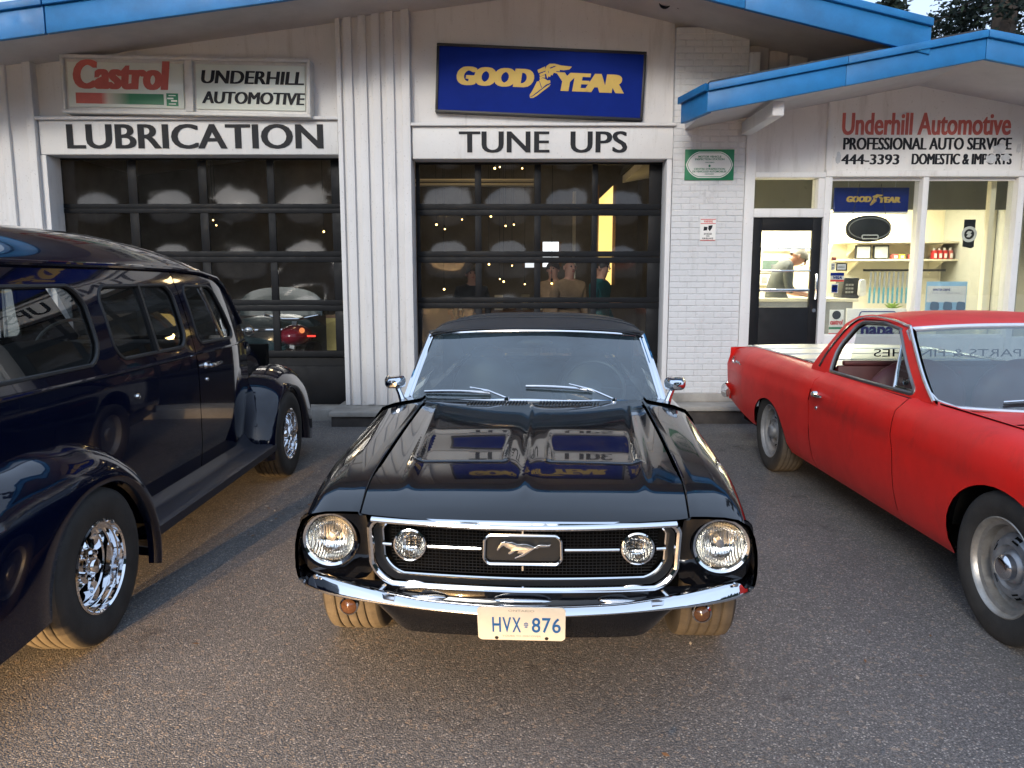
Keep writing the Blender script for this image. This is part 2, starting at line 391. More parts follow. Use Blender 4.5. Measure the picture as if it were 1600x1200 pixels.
# ------------------------------------------------------------------ ground
def asphalt():
    t = NT('asphalt'); P = t.coord()
    v = t.n('ShaderNodeTexVoronoi'); v.inputs['Scale'].default_value = 150; t.l(P, v.inputs['Vector'])
    v2 = t.n('ShaderNodeTexVoronoi'); v2.inputs['Scale'].default_value = 72; t.l(P, v2.inputs['Vector'])
    sep = t.n('ShaderNodeSeparateColor'); t.l(v.outputs['Color'], sep.inputs[0])
    sep2 = t.n('ShaderNodeSeparateColor'); t.l(v2.outputs['Color'], sep2.inputs[0])
    c = t.ramp(sep.outputs[0], .05, 1.0, (.136, .131, .130), (.21, .202, .198))
    c = t.mix(t.ramp(sep.outputs[1], .88, .96, 0, .8), c, (.48, .45, .42))
    c = t.mix(t.ramp(sep2.outputs[2], .91, .97, 0, .7), c, (.36, .29, .23))
    c = t.mix(t.ramp(v.outputs['Distance'], .34, .66, 0, .5), c, (.03, .029, .029))
    n1 = t.noise(.55, 6, .65); n2 = t.noise(2.6, 6, .7)
    c = t.mix(t.ramp(n1.outputs[0], .44, .70, 0, .40), c, (.052, .05, .05))
    c = t.mix(t.ramp(n2.outputs[0], .60, .72, 0, .65), c, (.036, .034, .034))
    c = t.mix(t.ramp(t.noise(.9, 5, .7, (1, .6, 1)).outputs[0], .56, .75, 0, .35), c, (.22, .19, .165))
    b = t.bsdf(c, t.ramp(n2.outputs[0], .3, .7, .62, .85), spec=.35)
    h = t.n('ShaderNodeMath', operation='SUBTRACT'); t.l(sep.outputs[0], h.inputs[0]); t.l(v.outputs['Distance'], h.inputs[1])
    h2 = t.n('ShaderNodeMath', operation='MULTIPLY_ADD'); t.l(sep2.outputs[1], h2.inputs[0]); h2.inputs[1].default_value = .5; t.l(h.outputs[0], h2.inputs[2])
    t.bump(h2.outputs[0], .7, .005, b); return t.m
M['asphalt'] = asphalt()
g = MB(); g.add([(-250, -250, 0), (250, -250, 0), (250, 250, 0), (-250, 250, 0)], [(0, 1, 2, 3)])
tag(g.build('ground', M['asphalt'], smooth=False), kind='structure')

# ------------------------------------------------------------------ garage building
D = 8.67
GB = thing('garage_building', 'white two-bay service garage with blue gable fascia and two black glazed roller doors', 'building', (-1, D, 0))
X0, X1 = -8.0, 2.56
DY = D + .27                                      # plane of the garage doors
# upper wall, header boards, jambs
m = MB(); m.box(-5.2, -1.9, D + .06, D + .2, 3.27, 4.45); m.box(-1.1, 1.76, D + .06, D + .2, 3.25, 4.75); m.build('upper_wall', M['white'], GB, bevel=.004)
m = MB(); m.box(-5.16, -1.9, D + .0, D + .27, 2.94, 3.30); hb1 = m.build('header_board', M['white2'], GB, bevel=.008); tag(hb1, 'white header board lettered LUBRICATION')
m = MB(); m.box(-1.09, 1.76, D + .0, D + .27, 2.895, 3.235); hb2 = m.build('header_board', M['white2'], GB, bevel=.008); tag(hb2, 'white header board lettered TUNE UPS')
m = MB(); m.box(-5.2, -1.88, D - .05, D + .06, 3.302, 3.335); m.build('ledge_trim', M['white'], GB, bevel=.004)
m = MB(); m.box(-1.12, 1.78, D - .05, D + .06, 3.237, 3.268); m.build('ledge_trim', M['white'], GB, bevel=.004)
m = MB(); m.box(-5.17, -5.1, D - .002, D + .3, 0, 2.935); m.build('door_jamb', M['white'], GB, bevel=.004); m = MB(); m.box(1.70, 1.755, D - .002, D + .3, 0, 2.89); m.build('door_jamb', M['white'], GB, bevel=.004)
m = MB(); m.text('LUBRICATION', (at(88, 0, D)[0], D, 3.0), (1, 0, 0), (0, 0, 1), 2.80, .262, off=.004, fat=.012, ext=.006); m.build('lettering', M['letter'], hb1, smooth=False)
m = MB(); m.text('TUNE  UPS', (at(715, 0, D)[0], D, 2.958), (1, 0, 0), (0, 0, 1), 1.84, .228, fat=.009, ext=.006); m.build('lettering', M['letter'], hb2, smooth=False)
# piers faced with vertical battens
def pier(x0, x1, bat, z1=4.45):
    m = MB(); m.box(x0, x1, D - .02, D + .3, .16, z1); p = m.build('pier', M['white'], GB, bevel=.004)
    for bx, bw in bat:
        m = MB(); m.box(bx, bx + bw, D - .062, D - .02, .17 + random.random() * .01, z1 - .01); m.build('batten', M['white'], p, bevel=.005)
pier(-1.885, -1.10, [(-1.885, .05), (-1.80, .085), (-1.645, .085), (-1.50, .085), (-1.355, .085), (-1.185, .085)])
pier(-7.4, -5.17, [(-5.25 - .26 * k - .02 * (k % 2), .085) for k in range(8)])
# brick pier, every brick its own piece
BP = MB(); BP.box(1.762, 2.552, D - .0065, D + .3, .30, 4.26); bp = BP.build('brick_pier', M['mortar'], GB)
bl, bh, mo = .1915, .0565, .0095
bm0 = MB(); bm0.box(0, bl, 0, .02, 0, bh); bme = None
zc_ = .305; row = 0; cnt = 0
while zc_ < 4.25:
    x = 1.763 - (bl / 2 if row % 2 else 0)
    while x < 2.551 - .02:
        a = max(x, 1.763); b = min(x + bl, 2.551)
        if b - a > .03:
            if bme is None:
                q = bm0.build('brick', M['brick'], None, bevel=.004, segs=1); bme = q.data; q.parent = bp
            else: q = part('brick', bme, None, bp)
            q.location = (a - GB.location.x, random.uniform(-.0015, .0015) + D - .012 - GB.location.y, zc_); q.scale = ((b - a) / bl, 1, 1); cnt += 1
        x += bl + mo
    zc_ += bh + mo; row += 1
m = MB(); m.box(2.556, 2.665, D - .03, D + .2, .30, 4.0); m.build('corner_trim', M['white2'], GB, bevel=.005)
# garage doors
def garage_door(x0, x1, zt, rails, stiles, lab):
    """rails: list of (z0,z1) from the top; stiles: list of (x0,x1); panes lie between"""
    m = MB(); m.box(x0, x1, DY + .03, DY + .05, .13, rails[-1][1]); d = m.build('garage_door', M['black_door'], GB, bevel=.003); tag(d, lab)
    for k, (a, b) in enumerate(rails):
        m = MB(); mid = (a + b) / 2
        if 0 < k < len(rails) - 1: m.box(x0, x1, DY - .012, DY + .03, a - .014, mid - .0015); m.box(x0, x1, DY - .012, DY + .03, mid + .0015, b + .01)
        else: m.box(x0, x1, DY - .012, DY + .03, a, b)
        m.build('rail', M['black_door'], d, bevel=.0018)
    for a, b in stiles:
        m = MB()
        for (c, e) in zip(rails[1:], rails[:-1]): m.box(a, b, DY - .006, DY + .028, c[1] + .001, e[0] - .001)
        m.build('stile', M['black_door'], d, bevel=.0015)
    for (c, e) in zip(rails[1:], rails[:-1]):
        for (a, b) in zip(stiles[:-1], stiles[1:]):
            xa, xb, za, zb = a[1], b[0], c[1], e[0]; dep = random.uniform(.011, .0145); N = 14; rows = []
            for i in range(N + 1):
                u = -1 + 2 * i / N
                rows.append([(xa + (xb - xa) * (j / N), DY + .008 + dep * (1 - u * u) * (1 - (2 * j / N - 1) ** 2), za + (zb - za) * i / N) for j in range(N + 1)])
            mm = MB(); mm.grid(rows); mm.build('pane', M['glass_garage'], d, ang=80)
zz = lambda py: at(800, py, DY)[1]; xx = lambda px: at(px, 300, DY)[0]
r2 = [(zz(257), 2.895)] + [(zz(b), zz(a)) for a, b in ((320, 335), (394, 409), (466, 480))] + [(.62, .70)]
garage_door(-1.09, 1.72, 2.9, [(r2[0][0], 2.9)] + r2[1:], [(-1.09, xx(656)), (xx(742), xx(752)), (xx(835), xx(845)), (xx(925), xx(934)), (xx(1014), 1.72)], 'black sectional garage door under the TUNE UPS header')
r1 = [(zz(250), 2.945)] + [(zz(b), zz(a)) for a, b in ((320, 331), (394, 408), (470, 484))] + [(zz(548) - .07, zz(548))]
garage_door(-5.1, -1.85, 2.945, r1, [(-5.1, xx(95)), (xx(201), xx(215)), (xx(311), xx(324)), (xx(418), xx(429)), (xx(518), -1.85)], 'black sectional garage door under the LUBRICATION header')
for (x0, x1) in ((-5.1, -1.85), (-1.09, 1.72)):   # solid bottom panels
    m = MB(); m.box(x0, x1, DY - .01, DY + .028, .13, .58); m.build('bottom_panel', M['black_door'], GB, bevel=.004)
# concrete plinths and sills
for px0, px1, py0, pz in ((-1.98, -.98, 8.17, .165), (1.58, 8.2, 8.34, .20)):
    m = MB(); m.box(px0, px1, py0, D + .3, pz - .055, pz); pl_ = m.build('plinth_slab', M['concrete'], GB, bevel=.012)
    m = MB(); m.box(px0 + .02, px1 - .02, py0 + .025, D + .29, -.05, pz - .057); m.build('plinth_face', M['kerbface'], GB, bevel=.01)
m = MB(); m.box(1.70, 2.66, D - .025, D + .29, .2, .30); m.build('plinth', M['concrete'], GB, bevel=.01)
m = MB(); m.box(-5.2, -1.98, D - .1, D + .5, -.05, .125); m.box(-.98, 1.58, D - .1, D + .5, -.05, .125); m.build('door_sill', M['concrete'], GB, bevel=.01)
# roof: fascia boards, soffit, shingles (planes found from the fascia line in the photograph)
FY = 7.45
a0 = at(0, 62, FY); a1 = at(445, 0, FY); b1 = at(1110, 0, FY); b0 = at(1385, 68, FY)
sl_ = (a1[1] - a0[1]) / (a1[0] - a0[0]); sr_ = (b0[1] - b1[1]) / (b0[0] - b1[0])
xr = (a0[1] - sl_ * a0[0] - b1[1] + sr_ * b1[0]) / (sr_ - sl_); zr = a0[1] + sl_ * (xr - a0[0])
xe = at(1455, 60, FY)[0]; xl = -9.0
zL = lambda x: zr + sl_ * (x - xr); zR = lambda x: zr + sr_ * (x - xr)
FH = .24
def fascia(xa, za, xb, zb, y, hgt, th, parent, n=2):
    if n > 1:                                     # boards butted end to end with a fine open joint
        for k in range(n):
            a, b = k / n + (.0006 if k else 0), (k + 1) / n - (.0006 if k < n - 1 else 0)
            fascia(xa + (xb - xa) * a, za + (zb - za) * a, xa + (xb - xa) * b, za + (zb - za) * b, y + (.002 if k % 2 else 0), hgt, th, parent, 1)
        return
    m = MB(); m.prism([(xa, za), (xb, zb), (xb, zb + hgt), (xa, za + hgt)], y, y + th); m.build('fascia_board', M['blue'], parent, bevel=.006)
    m = MB(); m.prism([(xa, za + hgt + .002), (xb, zb + hgt + .002), (xb, zb + hgt + .07), (xa, za + hgt + .07)], y - .035, y + th); m.build('fascia_cap', M['blue'], parent, bevel=.006)
fascia(xl, zL(xl), xr - .002, zr, FY, FH, .05, GB); fascia(xr + .002, zr, xe, zR(xe), FY, FH, .05, GB)
for (xa, za, xb, zb) in ((xl, zL(xl), xr, zr), (xr, zr, xe, zR(xe))):
    m = MB(); m.prism([(xa, za + .18), (xb, zb + .18), (xb, zb + .238), (xa, za + .238)], FY + .055, 16.2); m.build('soffit', M['soffit'], GB)
    m = MB(); m.prism([(xa, za + .242), (xb, zb + .242), (xb, zb + .300), (xa, za + .300)], FY + .052, 16.3); m.build('roof', M['shingle'], GB)
m = MB(); m.box(xe - .05, xe + .0, FY + .055, 16.2, zR(xe), zR(xe) + FH + .03); m.build('fascia_board', M['blue'], GB, bevel=.005)
# clapped vertical boards of the side gable over the office roof
for k in range(14):
    x = 2.60 + k * .215
    m = MB(); m.box(x, x + .2, D + .115 + .012 * (k % 2), D + .2, 3.5, zR(x + .2) + .21); m.build('gable_board', M['boards_dark'], GB, bevel=.004)
m = MB(); m.box(1.764, 2.55, D - .008, D + .006, 4.24, zR(2.55) + .2); m.build('upper_wall', M['white'], GB)
# interior shell
m = MB(); y1 = 15.6
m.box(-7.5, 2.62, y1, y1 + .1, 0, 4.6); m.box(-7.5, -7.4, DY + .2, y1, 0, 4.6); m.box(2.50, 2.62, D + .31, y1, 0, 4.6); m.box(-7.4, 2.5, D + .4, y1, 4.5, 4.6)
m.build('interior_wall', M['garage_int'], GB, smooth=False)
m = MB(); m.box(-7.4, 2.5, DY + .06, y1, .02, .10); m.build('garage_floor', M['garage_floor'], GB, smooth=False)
m = MB()
for k in range(6): m.box(-7.3, 2.45, 9.6 + k, 9.72 + k, 4.05, 4.3)
m.build('ceiling_joist', M['wood'], GB, smooth=False)

# ------------------------------------------------------------------ signs on the garage
def place2(O, ux, w, h, dy):
    """axes of a sign board face: origin lower-left O, direction ux"""
    u = Vector(ux).normalized(); n = Vector((0, -1, 0)); v = n.cross(u); return Vector(O), u, v, n
def quadbox(mb, O, u, v, n, a, b, c, d, w0, w1):
    P = lambda s, t, w: O + u * s + v * t + n * w
    mb.add([P(a, c, w0), P(b, c, w0), P(b, d, w0), P(a, d, w0), P(a, c, w1), P(b, c, w1), P(b, d, w1), P(a, d, w1)],
           [(0, 3, 2, 1), (4, 5, 6, 7), (0, 1, 5, 4), (1, 2, 6, 5), (2, 3, 7, 6), (3, 0, 4, 7)])
def flat(mb, poly, O, u, v, n, s, w):
    mb.add([O + u * (p[0] * s) + v * (p[1] * s) + n * w for p in poly], [tuple(range(len(poly)))])
# winged foot, drawn in a 0..1 tall box from the sign's own emblem (units: photo-crop pixels / 290, y up)
def K(*pts): return [((x - 860) / 290, (395 - y) / 290) for x, y in pts]
FOOT = [K((705, 372), (728, 335), (762, 262), (780, 258), (800, 312), (838, 285), (812, 310), (760, 352), (728, 378), (706, 384)),          # toe
        K((780, 250), (806, 232), (828, 236), (850, 250), (872, 246), (876, 268), (840, 284), (806, 308), (790, 270)),                      # heel, ankle
        K((704, 386), (728, 386), (764, 360), (815, 318), (850, 292), (880, 276), (868, 296), (815, 338), (764, 380), (735, 396), (712, 398)), # sole
        K((762, 168), (824, 138), (834, 170), (772, 194)), K((780, 200), (832, 178), (834, 196), (786, 222)), K((782, 226), (826, 204), (830, 228), (806, 228), (788, 246)),
        K((838, 132), (862, 114), (905, 112), (960, 124), (1052, 130), (1030, 154), (985, 162), (948, 160), (952, 172), (920, 172), (925, 190), (900, 185), (890, 208), (878, 202), (870, 222), (858, 214), (848, 236), (838, 205), (828, 165))]
FVEIN = [K((862, 148), (905, 130), (920, 132), (872, 154)), K((852, 175), (856, 172), (860, 190), (856, 192))]
def goodyear(mb, O, u, v, n, w, h, ext):
    """the two words and the emblem across a w x h field"""
    s = w / 1420.; L = lambda x: x * s
    # letters drawn heavy and slanted
    mb.text('GOOD', O + u * L(0) + v * (L(80) + n.z), u, v, L(655), L(152), off=.03, fat=L(15), shear=.12, ext=ext)
    mb.text('YEAR', O + u * L(838) + v * (L(66)), u, v, L(582), L(150), off=.03, fat=L(15), shear=.12, ext=ext)
    for poly in FOOT: flat(mb, [(p[0] * 290 * s, p[1] * 290 * s) for p in poly], O + u * L(860 - 82), u, v, n, 1, ext)
# big tyre sign
TL = at(683, 68, D); TR = at(1010, 82, D); BL = at(685, 176, D)
t = thing('tyre_sign', 'large dark blue GOOD YEAR sign with yellow winged foot above TUNE UPS', 'sign', (.3, D, 3.3))
u = Vector((TR[0] - TL[0], 0, TR[1] - TL[1])); wS = u.length; u.normalize(); n = Vector((0, -1, 0)); v = Vector((-u.z, 0, u.x)); hS = TL[1] - BL[1]
O = Vector((TL[0], D + .058, TL[1])) - v * hS
m = MB(); quadbox(m, O, u, v, n, .025, wS - .025, .025, hS - .025, 0, .075); m.build('sign_face', M['blue_print'], t)
m = MB()
for a, b, c, d in ((0, wS, 0, .028), (0, wS, hS - .028, hS), (0, .028, .029, hS - .029), (wS - .028, wS, .029, hS - .029)): quadbox(m, O, u, v, n, a, b, c, d, 0, .09)
m.build('sign_frame', M['black'], t, bevel=.004)
m = MB(); O2 = O + u * (wS * .098) + n * .075 + v * (hS * .27); goodyear(m, O2, u, v, n, wS * .805, 0, .004); m.build('lettering', M['gold'], t, smooth=False)
m = MB()
for poly in FVEIN: flat(m, [(p[0] * 290 * wS * .805 / 1420, p[1] * 290 * wS * .805 / 1420) for p in poly], O2 + u * (778 * wS * .805 / 1420), u, v, n, 1, .0065)
m.build('emblem_line', M['blue_print'], t, smooth=False)
# twin light-box sign
TL = at(88, 82, 8.5); TR = at(482, 90, 8.5); BL = at(92, 172, 8.5)
t = thing('lightbox_sign', 'pale twin lightbox sign with red Castrol logo on its left half', 'sign', (-3.5, D, 3.35))
u = Vector((TR[0] - TL[0], 0, TR[1] - TL[1])); wS = u.length; u.normalize(); v = Vector((-u.z, 0, u.x)); hS = .60
O = Vector((TL[0], D + .055, TL[1])) - v * hS; mid = wS * .513
m = MB(); quadbox(m, O, u, v, n, 0.03, wS - .03, .03, hS - .03, 0, .13); m.build('sign_case', M['sign_frame'], t)
m = MB()
for a, b, c, d in ((0, wS, 0, .035), (0, wS, hS - .035, hS), (0, .035, .036, hS - .036), (wS - .035, wS, .036, hS - .036), (mid - .04, mid + .04, .036, hS - .036)): quadbox(m, O, u, v, n, a, b, c, d, 0, .18)
m.build('sign_frame', M['sign_frame'], t, bevel=.006)
for a, b in ((.06, mid - .065), (mid + .065, wS - .06)):
    m = MB(); quadbox(m, O, u, v, n, a, b, .07, hS - .065, .13, .15); f_ = m.build('sign_face', M['sign_white'], t, bevel=.012)
m = MB(); m.text('Castrol', O + u * .12 + v * .255 + n * .15, u, v, 1.04, .30, off=.02, fat=.018, shear=.12, ext=.004); quadbox(m, O, u, v, n, .14, .42, .105, .215, .15, .154); m.build('lettering', M['red_print'], t, smooth=False)
gm = NT('red_to_green_print'); tc = gm.n('ShaderNodeTexCoord'); sx = gm.n('ShaderNodeSeparateXYZ'); gm.l(tc.outputs['Generated'], sx.inputs[0])
rr = gm.n('ShaderNodeValToRGB'); rr.color_ramp.elements[0].color = (.5, .14, .12, 1); rr.color_ramp.elements[1].position = .45; rr.color_ramp.elements[1].color = (.012, .17, .075, 1)
e_ = rr.color_ramp.elements.new(.1); e_.color = (.55, .5, .42, 1); gm.l(sx.outputs[0], rr.inputs[0]); gm.bsdf(rr.outputs[0], .4)
m = MB(); quadbox(m, O, u, v, n, .423, 1.08, .105, .215, .15, .154); m.build('logo_bar', gm.m, t, smooth=False)
m = MB(); quadbox(m, O, u, v, n, 1.11, 1.235, .095, .225, .15, .154); m.build('logo_badge', M['green_print'], t, smooth=False)
m = MB()
for a, b, c, d in ((1.135, 1.21, .198, .207), (1.12, 1.185, .165, .18), (1.16, 1.225, .14, .155), (1.135, 1.21, .112, .12)): quadbox(m, O, u, v, n, a, b, c, d, .1541, .156)
m.build('badge_line', M['sign_white'], t, smooth=False)
m = MB(); m.text('UNDERHILL', O + u * (mid + .125) + v * .335 + n * .15, u, v, 1.10, .135, off=.0, fat=.009, shear=.14, ext=.004); m.text('AUTOMOTIVE', O + u * (mid + .125) + v * .13 + n * .15, u, v, 1.11, .125, off=.0, fat=.009, shear=.14, ext=.004)
m.build('lettering', M['letter'], t, smooth=False)
# green inspection plaque
TL = at(1070, 234, D); BR = at(1145, 282, D)
t = thing('inspection_plaque', 'green plaque with a white rounded panel of small print on the white brick pier', 'sign', (TL[0], D, BR[1])); yF = D - .014
m = MB(); m.box(TL[0], BR[0], yF - .012, yF, BR[1], TL[1]); m.build('plate', M['green_print'], t, bevel=.003)
w_, h_ = BR[0] - TL[0], TL[1] - BR[1]; cx, cz = (TL[0] + BR[0]) / 2, (TL[1] + BR[1]) / 2
def stadium(w, h): return rpoly([(cx - w / 2, cz - h / 2), (cx + w / 2, cz - h / 2), (cx + w / 2, cz + h / 2), (cx - w / 2, cz + h / 2)], h * .48, 8)
m = MB(); m.prism(stadium(w_ * .95, h_ * .85), yF - .014, yF - .0125); m.build('rim_print', M['paper'], t)
m = MB(); m.prism(stadium(w_ * .91, h_ * .79), yF - .0155, yF - .0142); m.build('rim_line', M['green_print'], t)
m = MB(); m.prism(stadium(w_ * .885, h_ * .75), yF - .017, yF - .0157); m.build('panel', M['paper'], t)
m = MB(); X = Vector((1, 0, 0)); Z = Vector((0, 0, 1))
for txt, ww, dz, hh in (('MOTOR VEHICLE', .25, .075, .021), ('INSPECTION STATION', .32, .048, .021), ('CENTRE D\'INSPECTION', .34, -.055, .021), ('DE VEHICULES AUTOMOBILES', .37, -.082, .02), ('ONTARIO', .1, .018, .012), ('ONTARIO', .1, -.105, .012)):
    m.text(txt, (cx - ww / 2, yF - .017, cz + dz), X, Z, ww, hh, off=.03, ext=.0015)
m.ball((cx, yF - .018, cz - .012), (.012, .002, .014), 8, 6); m.build('lettering', M['green_print'], t, smooth=False)
# camera warning notice
TL = at(1094, 342, D); BR = at(1117, 376, D); w_, h_ = BR[0] - TL[0], TL[1] - BR[1]; cx = (TL[0] + BR[0]) / 2
t = thing('warning_notice', 'small white camera warning notice with red lines on the white brick pier', 'sign', (TL[0], D, BR[1]))
m = MB(); m.box(TL[0], BR[0], yF - .004, yF, BR[1], TL[1]); m.build('sheet', M['paper'], t)
m = MB()
for z in (TL[1] - .006, TL[1] - .052, BR[1] + .004): m.box(TL[0] + .002, BR[0] - .002, yF - .006, yF - .0042, z - .004, z + .003)
m.text('WARNING', (cx - .05, yF - .004, TL[1] - .042), X, Z, .10, .026, off=.03, ext=.0015); m.build('red_print', M['red_bright'], t, smooth=False)
m = MB(); m.text('24 HOUR', (cx - .045, yF - .004, BR[1] + .062), X, Z, .09, .022, off=.03, ext=.0015); m.text('VIDEO', (cx - .02, yF - .004, BR[1] + .042), X, Z, .04, .014, off=.03, ext=.0015); m.text('SURVEILLANCE', (cx - .06, yF - .004, BR[1] + .014), X, Z, .12, .019, off=.03, ext=.0015)
m.prism([(cx - .05, TL[1] - .13), (cx - .01, TL[1] - .125), (cx - .005, TL[1] - .09), (cx - .045, TL[1] - .085)], yF - .0056, yF - .0042)
m.prism([(cx + .002, TL[1] - .11), (cx + .02, TL[1] - .135), (cx + .045, TL[1] - .1), (cx + .05, TL[1] - .07), (cx + .005, TL[1] - .075)], yF - .0056, yF - .0042); m.build('black_print', M['letter'], t, smooth=False)
# ------------------------------------------------------------------ office building
OB = thing('office_building', 'white service office with low blue gable roof, glazed door and shop windows', 'building', (4.2, D, 0))
post = lambda x0, x1, z0, z1, y0=-.03, y1=.16, nm='post': (lambda m: (m.box(x0, x1, D + y0, D + y1, z0, z1), m.build(nm, M['white2'], OB, bevel=.006)))(MB())
post(3.437, 3.515, .20, 2.70); post(4.51, 4.575, .95, 2.70); post(5.555, 5.63, .20, 2.70); post(7.2, 7.28, .2, 2.7)
post(2.667, 3.437, 2.265, 2.36, nm='door_head'); post(3.365, 3.437, 2.36, 2.69, -.02, nm='post')
post(2.667, 3.437, 2.69, 2.745, -.04, nm='transom_rail'); post(3.437, 7.6, 2.70, 2.765, -.045, nm='window_head')
post(3.437, 3.50, 2.767, 3.9, -.02, .1); post(5.585, 5.65, 2.767, 3.6, -.02, .1)
m = MB(); m.box(2.667, 3.437, D + .02, D + .1, 2.747, 3.62); m.build('transom_panel', M['white'], OB, bevel=.003)
m = MB(); m.box(3.502, 5.583, D + .005, D + .1, 2.767, 3.86); sb = m.build('sign_panel', M['white2'], OB, bevel=.003); tag(sb, 'white wall panel lettered Underhill Automotive professional auto service')
m = MB(); m.box(5.652, 7.6, D + .01, D + .1, 2.767, 3.7); m.build('wall_panel', M['white'], OB, bevel=.003)
m = MB(); m.box(3.517, 7.6, D - .01, D + .14, .2, .94); m.build('sill_wall', M['white'], OB, bevel=.004)
# painted lettering, worn at the right
fade = NT('worn_dark_lettering'); px_ = fade.noise(9, 6, .7); b_ = fade.bsdf(fade.mix(fade.ramp(px_.outputs[0], .56, .64, 0, .75), (.02, .022, .03), (.5, .5, .5)), .6)
def letters(txt, pxl, pxr, pyt, pyb, mm, mat_, off, nm, fat=.007):
    a = at(pxl, pyb, D); b = at(pxr, pyt, D); q = MB(); q.text(txt, (a[0], D + .005, a[1]), X, Z, b[0] - a[0], b[1] - a[1], off=off, fat=fat, ext=.003); return q.build(nm, mat_, mm, smooth=False)
letters('Underhill Automotive', 1315, 1582, 176, 211, sb, M['red_print'], .012, 'lettering', .0055)
letters('PROFESSIONAL AUTO SERVICE', 1317, 1582, 215, 234, sb, M['letter'], .0, 'lettering')
letters('444-3393', 1314, 1406, 241, 257, sb, M['letter'], .0, 'lettering'); letters('DOMESTIC & IMPORTS', 1424, 1582, 240, 257, sb, M['letter'], .0, 'lettering')
M['scrape'] = pm('scraped_grey_patch', (.52, .54, .56), .7, var=.25, vs=12)      # the scraped patches over the print
rs = random.Random(3)
for (cx, cy, rx, ry) in ((1562, 232, 12, 8), (1548, 248, 9, 7), (1571, 246, 8, 6), (1310, 247, 4, 9), (1592, 232, 4, 8)):
    c = at(cx, cy, D); poly = []
    for k in range(16):
        q = 2 * math.pi * k / 16; r_ = rs.uniform(.7, 1.15); poly.append((c[0] + math.cos(q) * rx * r_ * .007, c[1] + math.sin(q) * ry * r_ * .007))
    m = MB(); m.prism(poly, D + .0005, D + .0018); m.build('scraped_patch', M['scrape'], sb)
# entry door
door = MB(); door.box(2.675, 2.775, D + .0, D + .05, .24, 2.262); door.box(3.335, 3.432, D + .0, D + .05, .24, 2.262)
door.box(2.775, 3.335, D + .0, D + .05, 2.12, 2.262); door.box(2.775, 3.335, D + .0, D + .05, .24, 1.275)
dr = door.build('door', M['black_door'], OB, bevel=.004); tag(dr, 'black entry door with a barred glass pane')
m = MB(); m.box(2.776, 3.334, D + .022, D + .028, 1.276, 2.119); m.build('pane', M['glass_shop'], dr, smooth=False)
for z, w in ((1.925, .012), (1.68, .02), (1.465, .032)):
    m = MB(); m.box(2.776, 3.334, D - .006, D + .02, z - w / 2, z + w / 2); m.build('guard_bar', M['chrome_soft'], dr, bevel=.004)
m = MB(); hx = 3.385; m.tube([(hx, D - .002, 1.64), (hx, D - .05, 1.635), (hx, D - .055, 1.60), (hx, D - .055, 1.42), (hx, D - .05, 1.375), (hx, D - .002, 1.37)], .014, 8); m.build('handle', M['chrome_soft'], dr)
m = MB(); m.lathe([(0, -.012), (.022, -.012), (.024, 0)], (3.39, D, 1.24), (0, 1, 0), 16); m.build('lock', M['chrome_soft'], dr)
# glass
for nm, x0, x1, z0, z1 in (('transom_pane', 2.668, 3.364, 2.361, 2.689), ('shop_pane', 3.516, 4.509, .942, 2.699), ('shop_pane', 4.576, 5.554, .942, 2.699), ('shop_pane', 5.631, 7.19, .942, 2.699)):
    m = MB(); m.box(x0, x1, D + .06, D + .068, z0, z1); m.build(nm, M['glass_shop'], OB, smooth=False)
m = MB()
for x0, x1 in ((3.516, 4.509), (4.576, 5.554)): m.box(x0, x1, D + .03, D + .058, 2.665, 2.699); m.box(x0, x1, D + .03, D + .058, .942, .97)
m.build('glazing_bead', M['white2'], OB)
# low gable roof with fascia, return, soffit, beam
OY = 7.47
c0 = at(1105, 175, OY); c1 = at(1540, 92, OY); so_ = (c1[1] - c0[1]) / (c1[0] - c0[0]); xo0, xo1 = c0[0], c1[0]; zo0, zo1 = c0[1], c1[1]
OFH = .185
fascia(xo0, zo0, xo1 - .002, zo1, OY, OFH, .05, OB); xo2 = xo1 + (xo1 - xo0); fascia(xo1 + .002, zo1, xo2, zo0, OY, OFH, .05, OB)
m = MB(); m.prism([(xo0, OY + .002), (xo0 + .05, OY + .052), (xo0 - .075, 8.02), (xo0 - .13, 8.02)], zo0, zo0 + OFH, 'xy'); m.build('fascia_board', M['blue'], OB, bevel=.004)
m = MB(); m.prism([(xo0 - .035, OY - .03), (xo0 + .05, OY + .054), (xo0 - .075, 8.03), (xo0 - .165, 8.03)], zo0 + OFH + .002, zo0 + OFH + .07, 'xy'); m.build('fascia_cap', M['blue'], OB, bevel=.004)
for xa, za, xb, zb in ((xo0 + .052, zo0 + so_ * .05, xo1, zo1), (xo1, zo1, xo2, zo0)):
    m = MB(); m.prism([(xa, za + .05), (xb, zb + .05), (xb, zb + .17), (xa, za + .17)], OY + .055, 13.4); m.build('soffit', M['soffit'], OB)
    m = MB(); m.prism([(xa - .02, za + .19), (xb, zb + .195), (xb, zb + .285), (xa - .02, za + .285)], OY + .053, 13.5); m.build('roof', M['shingle'], OB)
m = MB(); zb_ = at(1223, 180, 7.6)[1]; m.box(2.49, 2.60, 7.62, D - .03, zb_, zb_ + .135); m.build('beam', M['white'], OB, bevel=.006)
